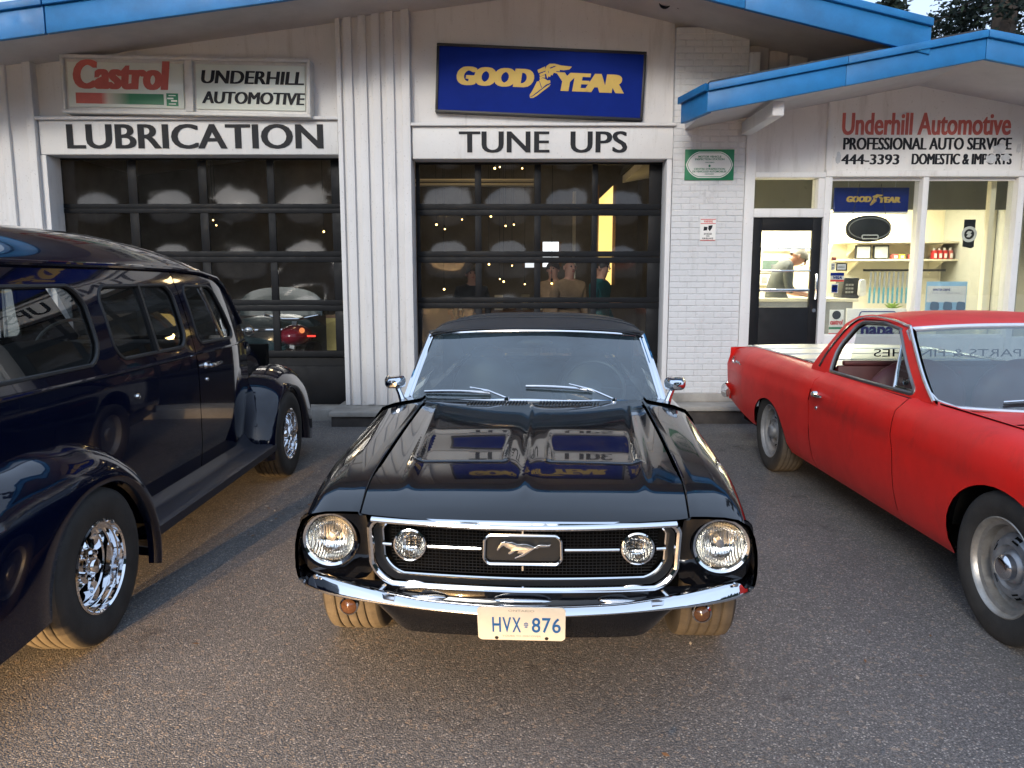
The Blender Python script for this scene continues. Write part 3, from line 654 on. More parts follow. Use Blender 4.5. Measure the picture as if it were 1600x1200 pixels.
# interior shell: floor, ceiling, back and side walls
IY = 10.95
m = MB(); m.box(2.63, 7.6, IY, IY + .1, .3, 3.0); m.box(2.625, 2.665, D + .17, IY, .3, 3.0); m.box(7.5, 7.6, D + .17, IY, .3, 3.0); m.build('interior_wall', M['cream'], OB, smooth=False)
m = MB(); m.box(2.63, 7.6, D + .17, IY, 2.80, 2.9); m.build('ceiling', M['lightw'], OB, smooth=False)
m = MB(); m.box(2.63, 7.6, D + .02, IY, .2, .3); m.build('office_floor', pm('vinyl_floor', (.3, .28, .24), .4, var=.1), OB, smooth=False)
m = MB(); m.box(2.67, 6.045, D + .9, D + 1.0, 2.43, 2.8); m.build('bulkhead', pm('olive_bulkhead_paint', (.17, .165, .135), .7, var=.05), OB, smooth=False)
m = MB(); m.box(6.05, 6.15, D + .75, IY, .3, 2.8); m.build('partition', pm('grey_olive_partition', (.34, .34, .29), .6, var=.1), OB, smooth=False)
m = MB(); m.box(5.98, 6.045, D + 1.1, D + 1.2, .3, 2.5); m.box(5.40, 5.46, D + .2, D + .28, .3, 2.69); m.build('door_frame', M['cream'], OB, bevel=.004)
for k, x in enumerate((3.3, 4.7)):
    t = thing('ceiling_lamp', ('bright fluorescent ceiling lamp in the office, nearer the door', 'bright fluorescent ceiling lamp in the office, behind the shop window')[k], 'lamp', (x, 10.2, 2.72), group='office ceiling lamps')
    m = MB(); m.box(x - .15, x + .15, 9.75, 10.85, 2.74, 2.80); m.build('housing', M['lightw'], t, bevel=.01)
    for q in (-.07, .07):
        m = MB(); m.tube([(x + q, 9.78, 2.715), (x + q, 10.82, 2.715)], .018, 8); m.build('tube', M['tube'], t)
def area(name, loc, size, energy, col, rot=(0, 0, 0), sy=None):
    l = bpy.data.lights.new(name, 'AREA'); l.energy = energy; l.size = size; l.color = col
    if sy: l.shape = 'RECTANGLE'; l.size_y = sy
    o = bpy.data.objects.new(name, l); COL.objects.link(o); o.location = loc; o.rotation_euler = rot; return o
def point(name, loc, energy, col, r=.05):
    l = bpy.data.lights.new(name, 'POINT'); l.energy = energy; l.color = col; l.shadow_soft_size = r
    o = bpy.data.objects.new(name, l); COL.objects.link(o); o.location = loc; return o
OFFICE_E = 85
area('office_light', (3.35, 10.25, 2.68), .4, OFFICE_E, (1, .93, .76), sy=1.3); area('office_light', (4.75, 10.25, 2.68), .4, OFFICE_E, (1, .93, .76), sy=1.3)

# ------------------------------------------------------------------ things in the office, near the glass first
def board(name, label, cat, pl, pt, pr, pb, Y, mat_, th=.02, group=None, frame=None):
    a = at(pl, pb, Y); b = at(pr, pt, Y); t = thing(name, label, cat, (a[0], Y, a[1]), group=group)
    m = MB(); m.box(a[0], b[0], Y, Y + th, a[1], b[1]); m.build('sheet', mat_, t, bevel=.002); return t, a[0], b[0], a[1], b[1]
YG = D + .09
t, x0, x1, z0, z1 = board('tyre_sign', 'small blue GOOD YEAR sign hanging inside the shop window', 'sign', 1304, 293, 1421, 331, D + .3, M['blue_print'], .05)
m = MB(); w_ = (x1 - x0) * .74; goodyear(m, Vector((x0 + (x1 - x0) * .15, D + .3, z0 + (z1 - z0) * .27)), X, Z, n, w_, 0, .003); m.build('lettering', M['gold'], t, smooth=False)
m = MB(); m.box(x0 - .02, x1 + .0, D + .28, D + .36, z0 - .018, z0 - .002); m.build('bottom_rail', M['paper'], t)
m = MB()
for x in (x0 + .15, x1 - .15): m.tube([(x, D + .32, z1), (x, D + .32, 2.8)], .004, 6)
m.build('chain', M['steel'], t)
# oval unlit neon sign
c = at(1358, 357, D + .22); t = thing('neon_sign', 'black oval unlit neon sign hanging in the shop window below the blue sign', 'sign', (c[0], D + .22, c[1]))
ov = [(c[0] + .27 * math.cos(q) * (1 - .05 * math.cos(2 * q) ** 2), c[1] + .15 * math.sin(q)) for q in [2 * math.pi * k / 40 for k in range(40)]]
m = MB(); m.prism(ov, D + .22, D + .27); m.build('backing', M['black'], t, bevel=.012)
m = MB(); m.tube([(c[0] + .235 * math.cos(q), D + .205, c[1] + .118 * math.sin(q)) for q in [2 * math.pi * k / 40 for k in range(40)]], .006, 8, closed=True); m.build('oval_tube', M['grey'], t)
m = MB(); m.tube([(p[0], D + .205, p[1]) for p in rpoly([(c[0] - .08, c[1] - .115), (c[0] + .1, c[1] - .115), (c[0] + .1, c[1] - .075), (c[0] - .08, c[1] - .075)], .01)], .007, 8, closed=True); m.build('lower_tube', M['paper'], t)
m = MB(); m.tube([(c[0] - .2, D + .24, c[1] + .1), (c[0] - .12, D + .25, c[1] + .5)], .003, 6); m.tube([(c[0] + .2, D + .24, c[1] + .1), (c[0] + .12, D + .25, c[1] + .5)], .003, 6); m.build('hanging_wire', M['black'], t)
# pennant with round emblem
c = at(1514, 366, D + .14); a = at(1504, 388, D + .14); b = at(1525, 343, D + .14); t = thing('pennant', 'narrow dark pennant with white round emblem hanging right of the shelves', 'pennant', (c[0], D + .14, c[1]))
m = MB(); m.prism([(a[0], a[1] + .02), (b[0] - .03, a[1]), (b[0], a[1] + .015), (b[0], b[1]), (a[0], b[1])], D + .14, D + .15); m.build('cloth', M['letter'], t)
m = MB(); m.lathe([(.058, 0), (.088, 0), (.088, .004), (.058, .004), (.058, 0)], (c[0], D + .138, c[1]), (0, -1, 0), 28)
m.prism([(c[0] - .03, c[1] - .03), (c[0] + .005, c[1] - .035), (c[0] + .03, c[1] - .005), (c[0] + .012, c[1] + .005), (c[0] + .03, c[1] + .03), (c[0] - .01, c[1] + .035), (c[0] - .035, c[1] + .005), (c[0] - .012, c[1])], D + .134, D + .1385); m.build('emblem', M['paper'], t)
# stickers on the glass
def sticker(lab, pl, pt, pr, pb, base, marks):
    t, x0, x1, z0, z1 = board('window_sticker', lab, 'sticker', pl, pt, pr, pb, D + .0695, base, .0015, group='stickers on the shop window by the door')
    for (mt, a, b, c, d) in marks:
        m = MB(); m.box(x0 + (x1 - x0) * a, x0 + (x1 - x0) * b, D + .0712, D + .0722, z0 + (z1 - z0) * c, z0 + (z1 - z0) * d); 
        for i, v_ in enumerate(m.v): m.v[i] = (v_[0], v_[1] - .0034, v_[2])
        m.build('print', mt, t, smooth=False)
    return t, x0, x1, z0, z1
for stick in [('white card sticker with blue top band reading VISA', 1297, 426, 1319, 440, M['paper'], [(M['blue_print'], 0, 1, .66, 1), (M['red_bright'], 0, 1, 0, .2)]),
              ('tiny pinkish sticker, topmost on the glass beside the door', 1299, 402, 1307, 407, M['red_print'], []),
              ('small white sticker left of the black bordered notice', 1298, 411, 1305, 422, M['paper'], [(M['grey'], .2, .8, .2, .45), (M['grey'], .2, .8, .6, .85)]),
              ('white notice with a black border on the glass', 1306, 411, 1324, 423, M['black'], [(M['paper'], .12, .88, .15, .85), (M['grey'], .2, .8, .35, .45), (M['grey'], .2, .8, .55, .65)]),
              ('white sticker with small brown picture under the VISA sticker', 1298, 443, 1310, 458, M['paper'], [(M['blue_print'], .12, .88, .1, .85), (M['gold'], .2, .8, .2, .75), (M['letter'], .35, .65, .4, .6)])]:
    t, x0, x1, z0, z1 = sticker(*stick)
    if 'VISA' in stick[0]:
        m = MB(); m.text('VISA', (x0 + (x1 - x0) * .2, D + .0675, z0 + (z1 - z0) * .28), X, Z, (x1 - x0) * .65, (z1 - z0) * .32, off=.05, shear=.25, ext=.001); m.build('lettering', M['blue_print'], t, smooth=False)
# blue poster leaning in the right window
t, x0, x1, z0, z1 = board('poster', 'pale blue and white poster standing in the right shop window', 'poster', 1445, 440, 1512, 486, D + .13, M['sky_print'], .006)
m = MB(); m.box(x0 + .01, x1 - .01, D + .128, D + .1295, z0 + .1, z1 - .05); m.build('white_field', M['paper'], t)
m = MB(); m.text('WINTER DRIVE', (x0 + .07, D + .128, z1 - .105), X, Z, .2, .026, off=.03, ext=.0015); m.text('keep your view clear', (x0 + .07, D + .128, z1 - .135), X, Z, .32, .012, ext=.0015); m.build('lettering', M['blue_print'], t, smooth=False)
m = MB()
for k in range(3): m.prism(rpoly([(x0 + .05 + k * .15, z0 + .01), (x0 + .16 + k * .15, z0 + .01), (x0 + .15 + k * .15, z0 + .1), (x0 + .06 + k * .15, z0 + .11)], .02), D + .125, D + .1285)
m.build('picture', pm('steel_blue_print', (.09, .16, .25), .5), t)
# white parts-shop board and oil poster low in the window
t, x0, x1, z0, z1 = board('counter_sign', 'white board with an outlined hexagon reading napa low in the left shop window', 'sign', 1319, 482, 1426, 560, D + .16, M['paper'], .02)
hx_ = rpoly([(x0 + .08, z0 + .33), (x0 + .16, z1 - .035), (x1 - .2, z1 - .035), (x1 - .12, z0 + .33), (x1 - .2, z0 + .12), (x0 + .16, z0 + .12)], .02)
m = MB(); m.tube([(p[0], D + .158, p[1]) for p in hx_], .006, 6, closed=True); m.text('napa', (x0 + .17, D + .16, z0 + .22), X, Z, .38, .15, off=.04, ext=.003); m.build('lettering', M['blue_print'], t)
t, x0, x1, z0, z1 = board('oil_poster', 'small white Castrol poster with green stripe low in the window beside the door', 'poster', 1294, 484, 1319, 530, D + .12, M['paper'], .004)
m = MB(); m.text('castrol', (x0 + .01, D + .12, z0 + .165), X, Z, x1 - x0 - .02, .06, off=.05, ext=.002); m.box(x0, x1, D + .116, D + .1198, z0, z0 + .07); m.build('lettering', M['red_bright'], t, smooth=False)
m = MB(); m.box(x0, x1, D + .116, D + .1198, z0 + .115, z0 + .14); m.build('stripe', M['green_print'], t)
m = MB(); m.lathe([(0, .004), (.045, .004), (.05, 0)], (x0 + .08, D + .119, z1 - .06), (0, -1, 0), 20); m.build('badge', M['letter'], t)
# counter, terminal, plant
t = thing('service_counter', 'grey service counter behind the shop window', 'counter', (3.3, 9.6, .3)); cz = at(1330, 467, 9.6)[1]
m = MB(); m.box(2.95, 4.25, 9.62, 10.2, .3, cz - .04); m.build('body', M['grey'], t, bevel=.004); m = MB(); m.box(2.9, 4.3, 9.58, 10.25, cz - .038, cz); m.build('top', M['cream'], t, bevel=.004)
a = at(1314, 466, 9.7); b = at(1352, 434, 9.7); t = thing('computer_terminal', 'dark boxy computer terminal with light telephone on the service counter', 'computer', (a[0], 9.7, cz))
m = MB(); m.prism(rpoly([(a[0], cz + .002), (b[0] - .06, cz + .002), (b[0] - .07, b[1]), (a[0] + .03, b[1])], .02), 9.7, 9.95); m.build('casing', M['black'], t, bevel=.006)
m = MB()
for i in range(3):
    for j in range(3): m.box(a[0] + .05 + j * .035, a[0] + .075 + j * .035, 9.69, 9.7, cz + .07 + i * .045, cz + .095 + i * .045)
m.build('key', M['grey'], t)
m = MB(); m.prism(rpoly([(b[0] - .1, cz + .03), (b[0], cz + .03), (b[0] - .01, b[1] - .02), (b[0] - .09, b[1] - .02)], .03), 9.64, 9.69); m.build('handset', M['paper'], t, bevel=.01)
c = at(1394, 478, 9.2); t = thing('potted_plant', 'small yellow green potted plant in the shop window', 'plant', (c[0], 9.2, c[1] - .12))
m = MB(); m.lathe([(.0, -.16), (.05, -.16), (.065, -.03), (.07, -.03), (.06, -.03), (.055, -.05), (0, -.05)], (c[0], 9.2, c[1]), (0, 0, 1), 16); m.build('pot', M['wood'], t)
m = MB()
for k in range(16):
    q = k * 2.4; l_ = rs.uniform(.08, .16); e_ = rs.uniform(.5, 1.3); dx, dy, dz = math.cos(q) * math.cos(e_), math.sin(q) * math.cos(e_), math.sin(e_)
    b0_ = Vector((c[0], 9.2, c[1] - .05)); s_ = Vector((-math.sin(q), math.cos(q), 0)) * .014; mid_ = b0_ + Vector((dx, dy, dz)) * l_ * .6; tip = b0_ + Vector((dx * 1.3, dy * 1.3, dz * .8)) * l_
    m.add([b0_, mid_ - s_, tip, mid_ + s_], [(0, 1, 2), (0, 2, 3)])
m.build('leaf', pm('yellow_green_leaf', (.33, .5, .05), .5, var=.3), t)
t2 = thing('plant_stand', 'plain stand under the potted plant in the shop window', 'stand', (c[0], 9.2, .3)); m = MB(); m.box(c[0] - .12, c[0] + .12, 9.08, 9.32, c[1] - .19, c[1] - .162); m.build('top', M['wood'], t2)
for dx in (-.1, .1):
    m = MB(); m.box(c[0] + dx - .015, c[0] + dx + .015, 9.1, 9.3, .3, c[1] - .192); m.build('leg', M['wood'], t2)
# wall shelves with stock
SY = 10.6
for k, (py, lab) in enumerate(((377, 'upper cream wall shelf behind the office counter'), (405, 'lower cream wall shelf carrying trays and bottles'))):
    a = at(1318, py, SY); b = at(1496, py, SY); t = thing('wall_shelf', lab, 'shelf', (a[0], SY, a[1]), group='office wall shelves')
    m = MB(); m.box(a[0], b[0], SY - .05, IY - .002, a[1] - .025, a[1]); m.build('board', M['cream'], t, bevel=.003)
    for q in (a[0] + .2, b[0] - .2):
        m = MB(); m.prism([(SY, a[1] - .03), (IY - .002, a[1] - .03), (IY - .002, a[1] - .2)], q, q + .02, 'yz'); m.build('bracket', M['cream'], t)
    if k == 1: zs = a[1]
for k, (pl, pr) in enumerate(((1337, 1363), (1365, 1391))):
    a = at(pl, 404, SY); b = at(pr, 383, SY); t = thing('display_tray', ('grey black-framed tray on the lower shelf, left one', 'grey black-framed tray on the lower shelf, right one')[k], 'tray', (a[0], SY, zs), group='trays on the lower office shelf')
    m = MB(); m.box(a[0], b[0], SY + .02, SY + .05, zs + .001, b[1]); m.build('frame', M['black'], t, bevel=.004); m = MB(); m.box(a[0] + .02, b[0] - .02, SY + .012, SY + .019, zs + .02, b[1] - .02); m.build('panel', pm('pale_grey_tray', (.5, .5, .46), .4, var=.15) if k == 0 else bpy.data.materials['pale_grey_tray'], t)
for k, (px, mt, lab) in enumerate(((1400, 'red_print', 'low red pack left of the yellow pack on the lower shelf'), (1410, 'yellow', 'small yellow pack on the lower shelf'), (1427, 'red_print', 'low red pack right of the yellow pack on the lower shelf'))):
    a = at(px - 5, 404, SY); b = at(px + 5, 397, SY); t = thing('parts_pack', lab, 'package', (a[0], SY, zs)); m = MB(); m.box(a[0], b[0], SY, SY + .1, zs + .001, b[1]); m.build('box', M[mt], t, bevel=.008)
    m = MB(); m.box(a[0] + .02, b[0] - .02, SY - .003, SY - .001, zs + .015, b[1] - .02); m.build('paper_label', M['paper'], t)
for k, px in enumerate((1462, 1470, 1478, 1487)):
    a = at(px - 3.6, 404, SY); b = at(px + 3.6, 387, SY); t = thing('oil_bottle', ('red oil bottle on the lower shelf, first beside the window bar', 'red oil bottle on the lower shelf, second from the window bar', 'red and white oil bottle on the lower shelf, third from the window bar', 'dark red oil bottle at the right end of the lower shelf')[k], 'bottle', (a[0], SY, zs), group='red oil bottles on the lower office shelf')
    cx = (a[0] + b[0]) / 2; w_ = (b[0] - a[0]) / 2; hh = b[1] - zs
    m = MB(); m.box(cx - w_, cx + w_, SY, SY + .09, zs + .001, zs + hh * .78); m.build('bottle_body', M['red_bright' if k < 3 else 'red_print'], t, bevel=.012); m = MB(); m.lathe([(0, hh), (.016, hh), (.018, hh * .78), (0, hh * .78)], (cx, SY + .045, zs), (0, 0, 1), 12); m.build('cap', M['paper'], t)
    m = MB(); m.box(cx - w_ * .7, cx + w_ * .7, SY - .003, SY - .001, zs + hh * .12, zs + hh * .5); m.build('paper_label', M['paper'], t)
# rack of hanging wiper packs
a = at(1350, 424, SY + .1); b = at(1478, 420, SY + .1); t = thing('pegboard_rail', 'dark rail on the back wall carrying hanging wiper packs', 'rail', (a[0], SY, a[1])); m = MB(); m.box(a[0], b[0], SY + .1, SY + .13, a[1], a[1] + .03); m.build('rail', M['black'], t)
for k in range(10):
    px = 1362 + k * 7.2
    a = at(px - 2.8, 474, SY); b = at(px + 2.8, 425, SY); t = thing('wiper_pack', 'narrow grey and blue wiper pack on the dark rail, ' + ['leftmost', 'second from left', 'third from left', 'fourth from left', 'fifth from left', 'fifth from right', 'fourth from right', 'third from right', 'second from right', 'rightmost'][k], 'package', (a[0], SY + .04, a[1]), group='wiper packs hanging on the rail')
    m = MB(); m.box(a[0], b[0], SY + .04, SY + .06, a[1] + .22, b[1]); m.build('pack', pm('grey_blister', (.22, .24, .25), .3) if k == 0 else bpy.data.materials['grey_blister'], t); m = MB(); m.box(a[0], b[0], SY + .04, SY + .06, a[1], a[1] + .218); m.build('lower_card', pm('teal_card', (.07, .25, .33), .4) if k == 0 else bpy.data.materials['teal_card'], t)
# framed picture and price boards on the back wall left of the man
t, x0, x1, z0, z1 = board('framed_picture', 'dark landscape picture in a pale frame on the office back wall', 'picture', 1186, 402, 1222, 426, IY - .06, M['cream'], .04)
m = MB(); m.box(x0 + .04, x1 - .04, IY - .063, IY - .0605, z0 + .04, z1 - .04); m.build('print', pm('dim_landscape_print', (.10, .15, .13), .5, var=.6, vs=3), t)
t, x0, x1, z0, z1 = board('notice_board', 'light notice board with small dark papers below the framed picture', 'board', 1186, 428, 1208, 446, IY - .05, M['paper'], .03)
m = MB()
for k in range(6): m.box(x0 + .03 + (k % 3) * .11, x0 + .11 + (k % 3) * .11, IY - .053, IY - .0505, z0 + .03 + (k // 3) * .14, z0 + .12 + (k // 3) * .14)
m.build('paper', M['grey'], t)
t = thing('wall_planner', 'white wall planner with dark lines above the man in the office', 'chart', (3.6, IY - .03, 2.0)); a = at(1192, 392, IY - .05); b = at(1270, 384, IY - .05); m = MB(); m.box(a[0], b[0], IY - .05, IY - .01, a[1], b[1] + .05); m.build('board', M['lightw'], t)
m = MB(); m.box(a[0] + .05, a[0] + .3, IY - .053, IY - .0505, a[1] + .05, a[1] + .065); m.box(a[0] + .36, b[0] - .1, IY - .053, IY - .0505, a[1] + .05, a[1] + .07); m.build('print', M['grey'], t)

# ------------------------------------------------------------------ dim things inside the garage
def lit(name, label, cat, pl, pt, pr, pb, Y, col, s, poly=None):
    a = at(pl, pb, Y); b = at(pr, pt, Y); t = thing(name, label, cat, (a[0], Y, a[1]))
    m = MB(); m.prism(poly(a, b) if poly else [(a[0], a[1]), (b[0], a[1]), (b[0], b[1]), (a[0], b[1])], Y, Y + .01); m.build('pane', emat(name + '_glow', col, s), t, smooth=False)
    m = MB(); m.box(a[0] - .05, a[0] - .002, Y - .03, Y + .03, a[1], b[1]); m.box(b[0] + .002, b[0] + .05, Y - .03, Y + .03, a[1], b[1]); m.build('frame', M['wood'], t); return t
lit('lit_doorway', 'tall glowing yellow doorway at the back of the right garage bay', 'doorway', 934, 290, 958, 445, 13.2, (1, .68, .20), 1.25, lambda a, b: [(a[0], a[1]), (b[0], a[1]), (b[0], b[1]), (a[0], b[1] - .22)])
lit('lit_window', 'small bright white window deep inside the right garage bay', 'window', 848, 378, 873, 417, 14.5, (.92, .97, 1), 1.6)
lit('lit_window', 'low bright strip window deep in the right garage bay, left of the larger one', 'window', 820, 409, 837, 418, 14.5, (.92, .95, 1), .9)
BULBS = ((773, 263, 12.0), (781, 261, 12.2), (816, 263, 12.0), (682, 351, 13.0), (695, 358, 12.4), (722, 343, 13.0), (767, 338, 13.0), (790, 353, 12.0), (803, 351, 12.2), (764, 413, 13.6), (800, 415, 13.6), (781, 436, 13.4), (787, 440, 13.4), (820, 444, 13.2), (862, 443, 10.2), (694, 452, 13), (333, 344, 12), (338, 352, 12), (506, 362, 13.4), (424, 398, 14))
def bulb_pane(px, py):
    cols = (656, 747, 840, 930, 1020) if px > 600 else (90, 208, 318, 424, 525)
    return (px > 600, sum(py > r for r in (327, 401, 473)), sum(px > c for c in cols[1:4]))
for i, (px, py, Y) in enumerate(BULBS):
    b_ = bulb_pane(px, py); mates = sorted(q[0] for q in BULBS if bulb_pane(q[0], q[1]) == b_); sfx = '' if len(mates) == 1 else ', ' + ['first', 'second', 'third', 'fourth', 'fifth'][mates.index(px)] + ' from the left there'
    lab = 'tiny warm bulb behind the ' + ['first', 'second', 'third', 'fourth'][b_[2]] + ' pane, ' + ['top', 'second', 'third', 'fourth'][b_[1]] + ' row, ' + ('right' if b_[0] else 'left') + ' door' + sfx
    x, z = at(px, py, Y); t = thing('hanging_bulb', lab, 'bulb', (x, Y, z), group='bulbs glowing in the ' + ('left' if px < 600 else 'right') + ' bay')
    m = MB(); m.ball((x, Y, z), .012 if i % 3 else .017, 10, 6); m.build('bulb', M['bulb'], t); m = MB(); m.lathe([(.012, .02), (.016, .06), (.004, .07), (.004, 4.45 - z)], (x, Y, z), (0, 0, 1), 8); m.build('cord', M['black'], t)
GARAGE_E = 7
for p in ((-3.2, 12, 3.7), (.4, 12.2, 3.7), (-.5, 10.4, 3.8)): point('garage_light', p, GARAGE_E, (1, .70, .36), .12)
point('back_room_light', (1.5, 12.6, 2.2), 10, (1, .72, .3), .1)
t = thing('ceiling_pipe', 'pale horizontal pipe high inside the right garage bay', 'pipe', (-1, 11, 3.3))
for py in (282, 289):
    a = at(656, py, 11); b = at(834, py, 11); m = MB(); m.tube([(a[0] - .4, 11, a[1]), (b[0], 11, b[1])], .022, 8); m.build('pipe', M['cream'], t)
x, z = at(898, 310, 11.4); t = thing('lift_post', 'slim pale vehicle lift post inside the right garage bay', 'post', (x, 11.4, .1)); m = MB(); m.box(x - .02, x + .02, 11.4, 11.5, .1, z + .1); m.build('post', M['cream'], t); m = MB(); m.box(x - .15, x + .15, 11.35, 11.55, .1, .14); m.build('foot', M['steel'], t)
t = thing('workbench', 'cluttered dark workbench along the back of the garage', 'workbench', (-.2, 14.6, .1)); m = MB(); m.box(-1.2, 1.3, 14.4, 15.1, .92, 1.0); m.build('top', M['wood'], t)
for x in (-1.1, 1.2):
    m = MB(); m.box(x - .05, x + .05, 14.5, 15.0, .1, .918); m.build('leg', M['wood'], t)
for k in range(9):
    x = -1.0 + k * .25; hgt = rs.uniform(.12, .4); tt = thing('parts_box', ['pale', 'brown', 'grey'][k % 3] + ' parts box on the garage workbench, ' + ['nearest the left end', 'midway along', 'nearest the right end'][k // 3], 'box', (x, 14.6, 1.0), group=['pale', 'brown', 'grey'][k % 3] + ' boxes on the garage workbench'); m = MB(); m.box(x - .08, x + .08, 14.55, 14.75, 1.002, 1.0 + hgt); m.build('carton', [M['paper'], M['wood'], M['grey']][k % 3], tt, bevel=.006); m = MB(); m.box(x - .05, x + .05, 14.545, 14.549, 1.03, 1.0 + hgt * .6); m.build('paper_label', M['cream'], tt)
# old car and red motorcycle behind the left door
t = thing('old_car', 'dark teal vintage car with chrome nose ornament inside the left garage bay', 'car', (-3.35, 10.4, .1))
tealp = pm('dark_teal_car_paint', (.02, .05, .06), .2, coat=.6)
cx = -3.42; sec = []
for k in range(9):
    y = 9.75 + k * .22; f = min(1, .25 + (k / 4) ** .5 * .75); zt = .86 + .22 * min(1, (k / 5)) ** .6
    sec.append([(cx + .78 * math.cos(q) * (.75 + .25 * f), y, .35 + (zt - .35) * max(0, math.sin(q)) ** .55) for q in [math.pi * j / 20 for j in range(21)]])
m = MB(); m.grid(sec); m.add(sec[0], [tuple(range(21))]); m.build('body', tealp, t)
sec = [[(cx + .62 * math.cos(q), 11.4 + .05 * i + (.0 if i else 0), 1.05 + (.42 if 0 < i < 9 else .0) * math.sin(q) ** .5) for q in [math.pi * j / 16 for j in range(17)]] for i in range(10)]
m = MB(); m.grid(sec); m.build('cabin', tealp, t)
zc, = [at(388, 517, 9.7)[1]]; xc = at(388, 517, 9.7)[0]
m = MB(); m.ball((xc, 9.72, zc), (.075, .05, .075), 16, 10); m.build('nose_ornament', M['chrome'], t); m = MB(); m.tube([(xc - .55, 9.74, zc), (xc + .5, 9.74, zc + .01)], .022, 8); m.build('grille_bar', M['chrome'], t)
m = MB(); m.tube([(xc - .85, 9.76, .48), (xc - .5, 9.68, .46), (xc, 9.66, .46), (xc + .5, 9.68, .46), (xc + .85, 9.76, .48)], .06, 10); m.build('bumper', M['chrome'], t)
for s_ in (-.6, .6):
    m = MB(); m.ball((cx + s_, 9.78, .82), (.1, .06, .1), 16, 10); m.build('headlight', M['chrome_soft'], t); m = MB(); m.lathe([(0, -.1), (.33, -.1), (.33, .1), (0, .1)], (cx + s_ * 1.15, 10.35, .42), (1, 0, 0), 24); m.build('wheel', M['black'], t)
mx_, mz_ = at(458, 523, 9.6); t = thing('motorcycle', 'dark red motorcycle inside the left garage bay beside the pier', 'motorcycle', (mx_, 9.9, .1))
m = MB(); m.ball((mx_, 9.72, mz_ - .02), (.2, .3, .14), 20, 12); m.build('tank', pm('deep_red_paint', (.25, .012, .03), .2, coat=.6), t)
m = MB(); m.ball((mx_ + .14, 9.5, mz_ + .06), (.035, .02, .035), 12, 8); m.build('marker_light', emat('amber_glow', (1, .3, .1), .8), t)
m = MB(); m.box(mx_ + .2, mx_ + .3, 9.5, 9.53, mz_ - .02, mz_ + .0); m.build('tail_light', emat('red_glow', (1, .06, .04), 1.2), t)
m = MB(); m.tube([(mx_ - .35, 9.6, mz_ + .25), (mx_ - .1, 9.55, mz_ + .2), (mx_ + .1, 9.55, mz_ + .2), (mx_ + .35, 9.6, mz_ + .25)], .014, 8); m.build('handlebar', M['chrome'], t)
for y in (9.4, 10.6):
    m = MB(); m.tube([(mx_, y + .28 * math.cos(q), .42 + .28 * math.sin(q)) for q in [2 * math.pi * k / 24 for k in range(24)]], .05, 8, closed=True); m.build('wheel', M['black'], t)
m = MB(); m.beam((mx_, 9.4, .42), (mx_, 9.7, mz_ + .15), .06, .06); m.beam((mx_, 9.5, .5), (mx_, 10.6, .45), .16, .2); m.build('frame', M['steel'], t); m = MB(); m.ball((mx_, 10.2, mz_ - .06), (.14, .32, .06), 14, 8); m.build('seat', M['cloth_dark'], t)
t = thing('wall_panel_board', 'dull yellow board leaning beside the pier in the left garage bay', 'board', (-2.0, 9.9, .1)); a = at(511, 548, 9.9); b = at(528, 492, 9.9); m = MB(); m.box(a[0], b[0], 9.9, 9.93, .1, b[1]); m.build('board', pm('dull_yellow_board', (.42, .36, .12), .6, var=.2), t); m = MB(); m.box(a[0], b[0], 9.895, 9.899, b[1] - .04, b[1]); m.build('edge_strip', M['wood'], t)
# ------------------------------------------------------------------ vehicles: materials and wheels
def carpaint(name, base, rough=.12, coat=1.0, dust=.0):
    t = NT(name); n = t.noise(2.2, 5, .6); c = t.mix(t.ramp(n.outputs[0], .35, .7, 0, .35), base, tuple(x * 1.5 + .001 for x in base))
    r = t.ramp(t.noise(9, 6, .7).outputs[0], .35, .75, max(.0, rough - .04), rough + .06)
    b = t.bsdf(c, r, 0, .08, coat, t.ramp(t.noise(5, 6, .7).outputs[0], .4, .8, .012, .05)); t.bump(t.noise(2.2, 2).outputs[0], .05, .004, b); return t.m
M['p_black'] = carpaint('glossy_black_car_paint', (.0035, .004, .006))
M['p_navy'] = carpaint('glossy_navy_car_paint', (.0012, .0026, .0115))
def redpaint():
    t = NT('faded_red_car_paint'); n = t.noise(1.6, 6, .65); n2 = t.noise(5, 6, .7, (1, 1, .6)); n3 = t.noise(40, 4)
    c = t.mix(t.ramp(n.outputs[0], .36, .66, 0, 1), (.72, .014, .009), (.56, .017, .012))
    c = t.mix(t.ramp(n2.outputs[0], .57, .74, 0, .45), c, (.32, .018, .014)); c = t.mix(t.ramp(n3.outputs[0], .68, .75, 0, .3), c, (.5, .12, .10))
    b = t.bsdf(c, t.ramp(n.outputs[0], .3, .7, .36, .52), 0, .5, .12, .3); t.bump(t.noise(2.6, 3).outputs[0], .12, .02, b); return t.m
M['p_red'] = redpaint()
M['rubber'] = pm('tyre_rubber', (.030, .028, .026), .72, var=.4, vs=9, bump=.3, bs=120)
M['tread'] = pm('dusty_tyre_tread', (.070, .061, .050), .85, var=.35, vs=14, bump=.6, bs=70, stretch=(.35, 1, 1))
M['well'] = pm('dark_wheel_well', (.006, .006, .006), .9, spec=.05)
M['vinyl'] = pm('black_vinyl_top', (.016, .018, .022), .50, var=.25, vs=6, bump=.25, bs=220, bd=.002)
M['seat_blk'] = pm('black_seat_vinyl', (.022, .024, .027), .45, var=.2, bump=.1)
M['seat_red'] = pm('dark_red_seat_vinyl', (.085, .018, .02), .5, var=.25, bump=.1)
M['g_wind'] = glassm('tinted_windscreen', (.56, .66, .66), .14, .0, .085, (.26, .40, .50))  # pale blue diffuse film paints the reflected sky haze into the glass
M['g_car'] = glassm('car_side_glass', (.52, .56, .56), .09, .0, .01)
M['g_lamp'] = glassm('lamp_lens', (.93, .95, .95), .09, .02)
M['amber'] = pm('smoky_amber_lens', (.10, .045, .02), .15, coat=.8)
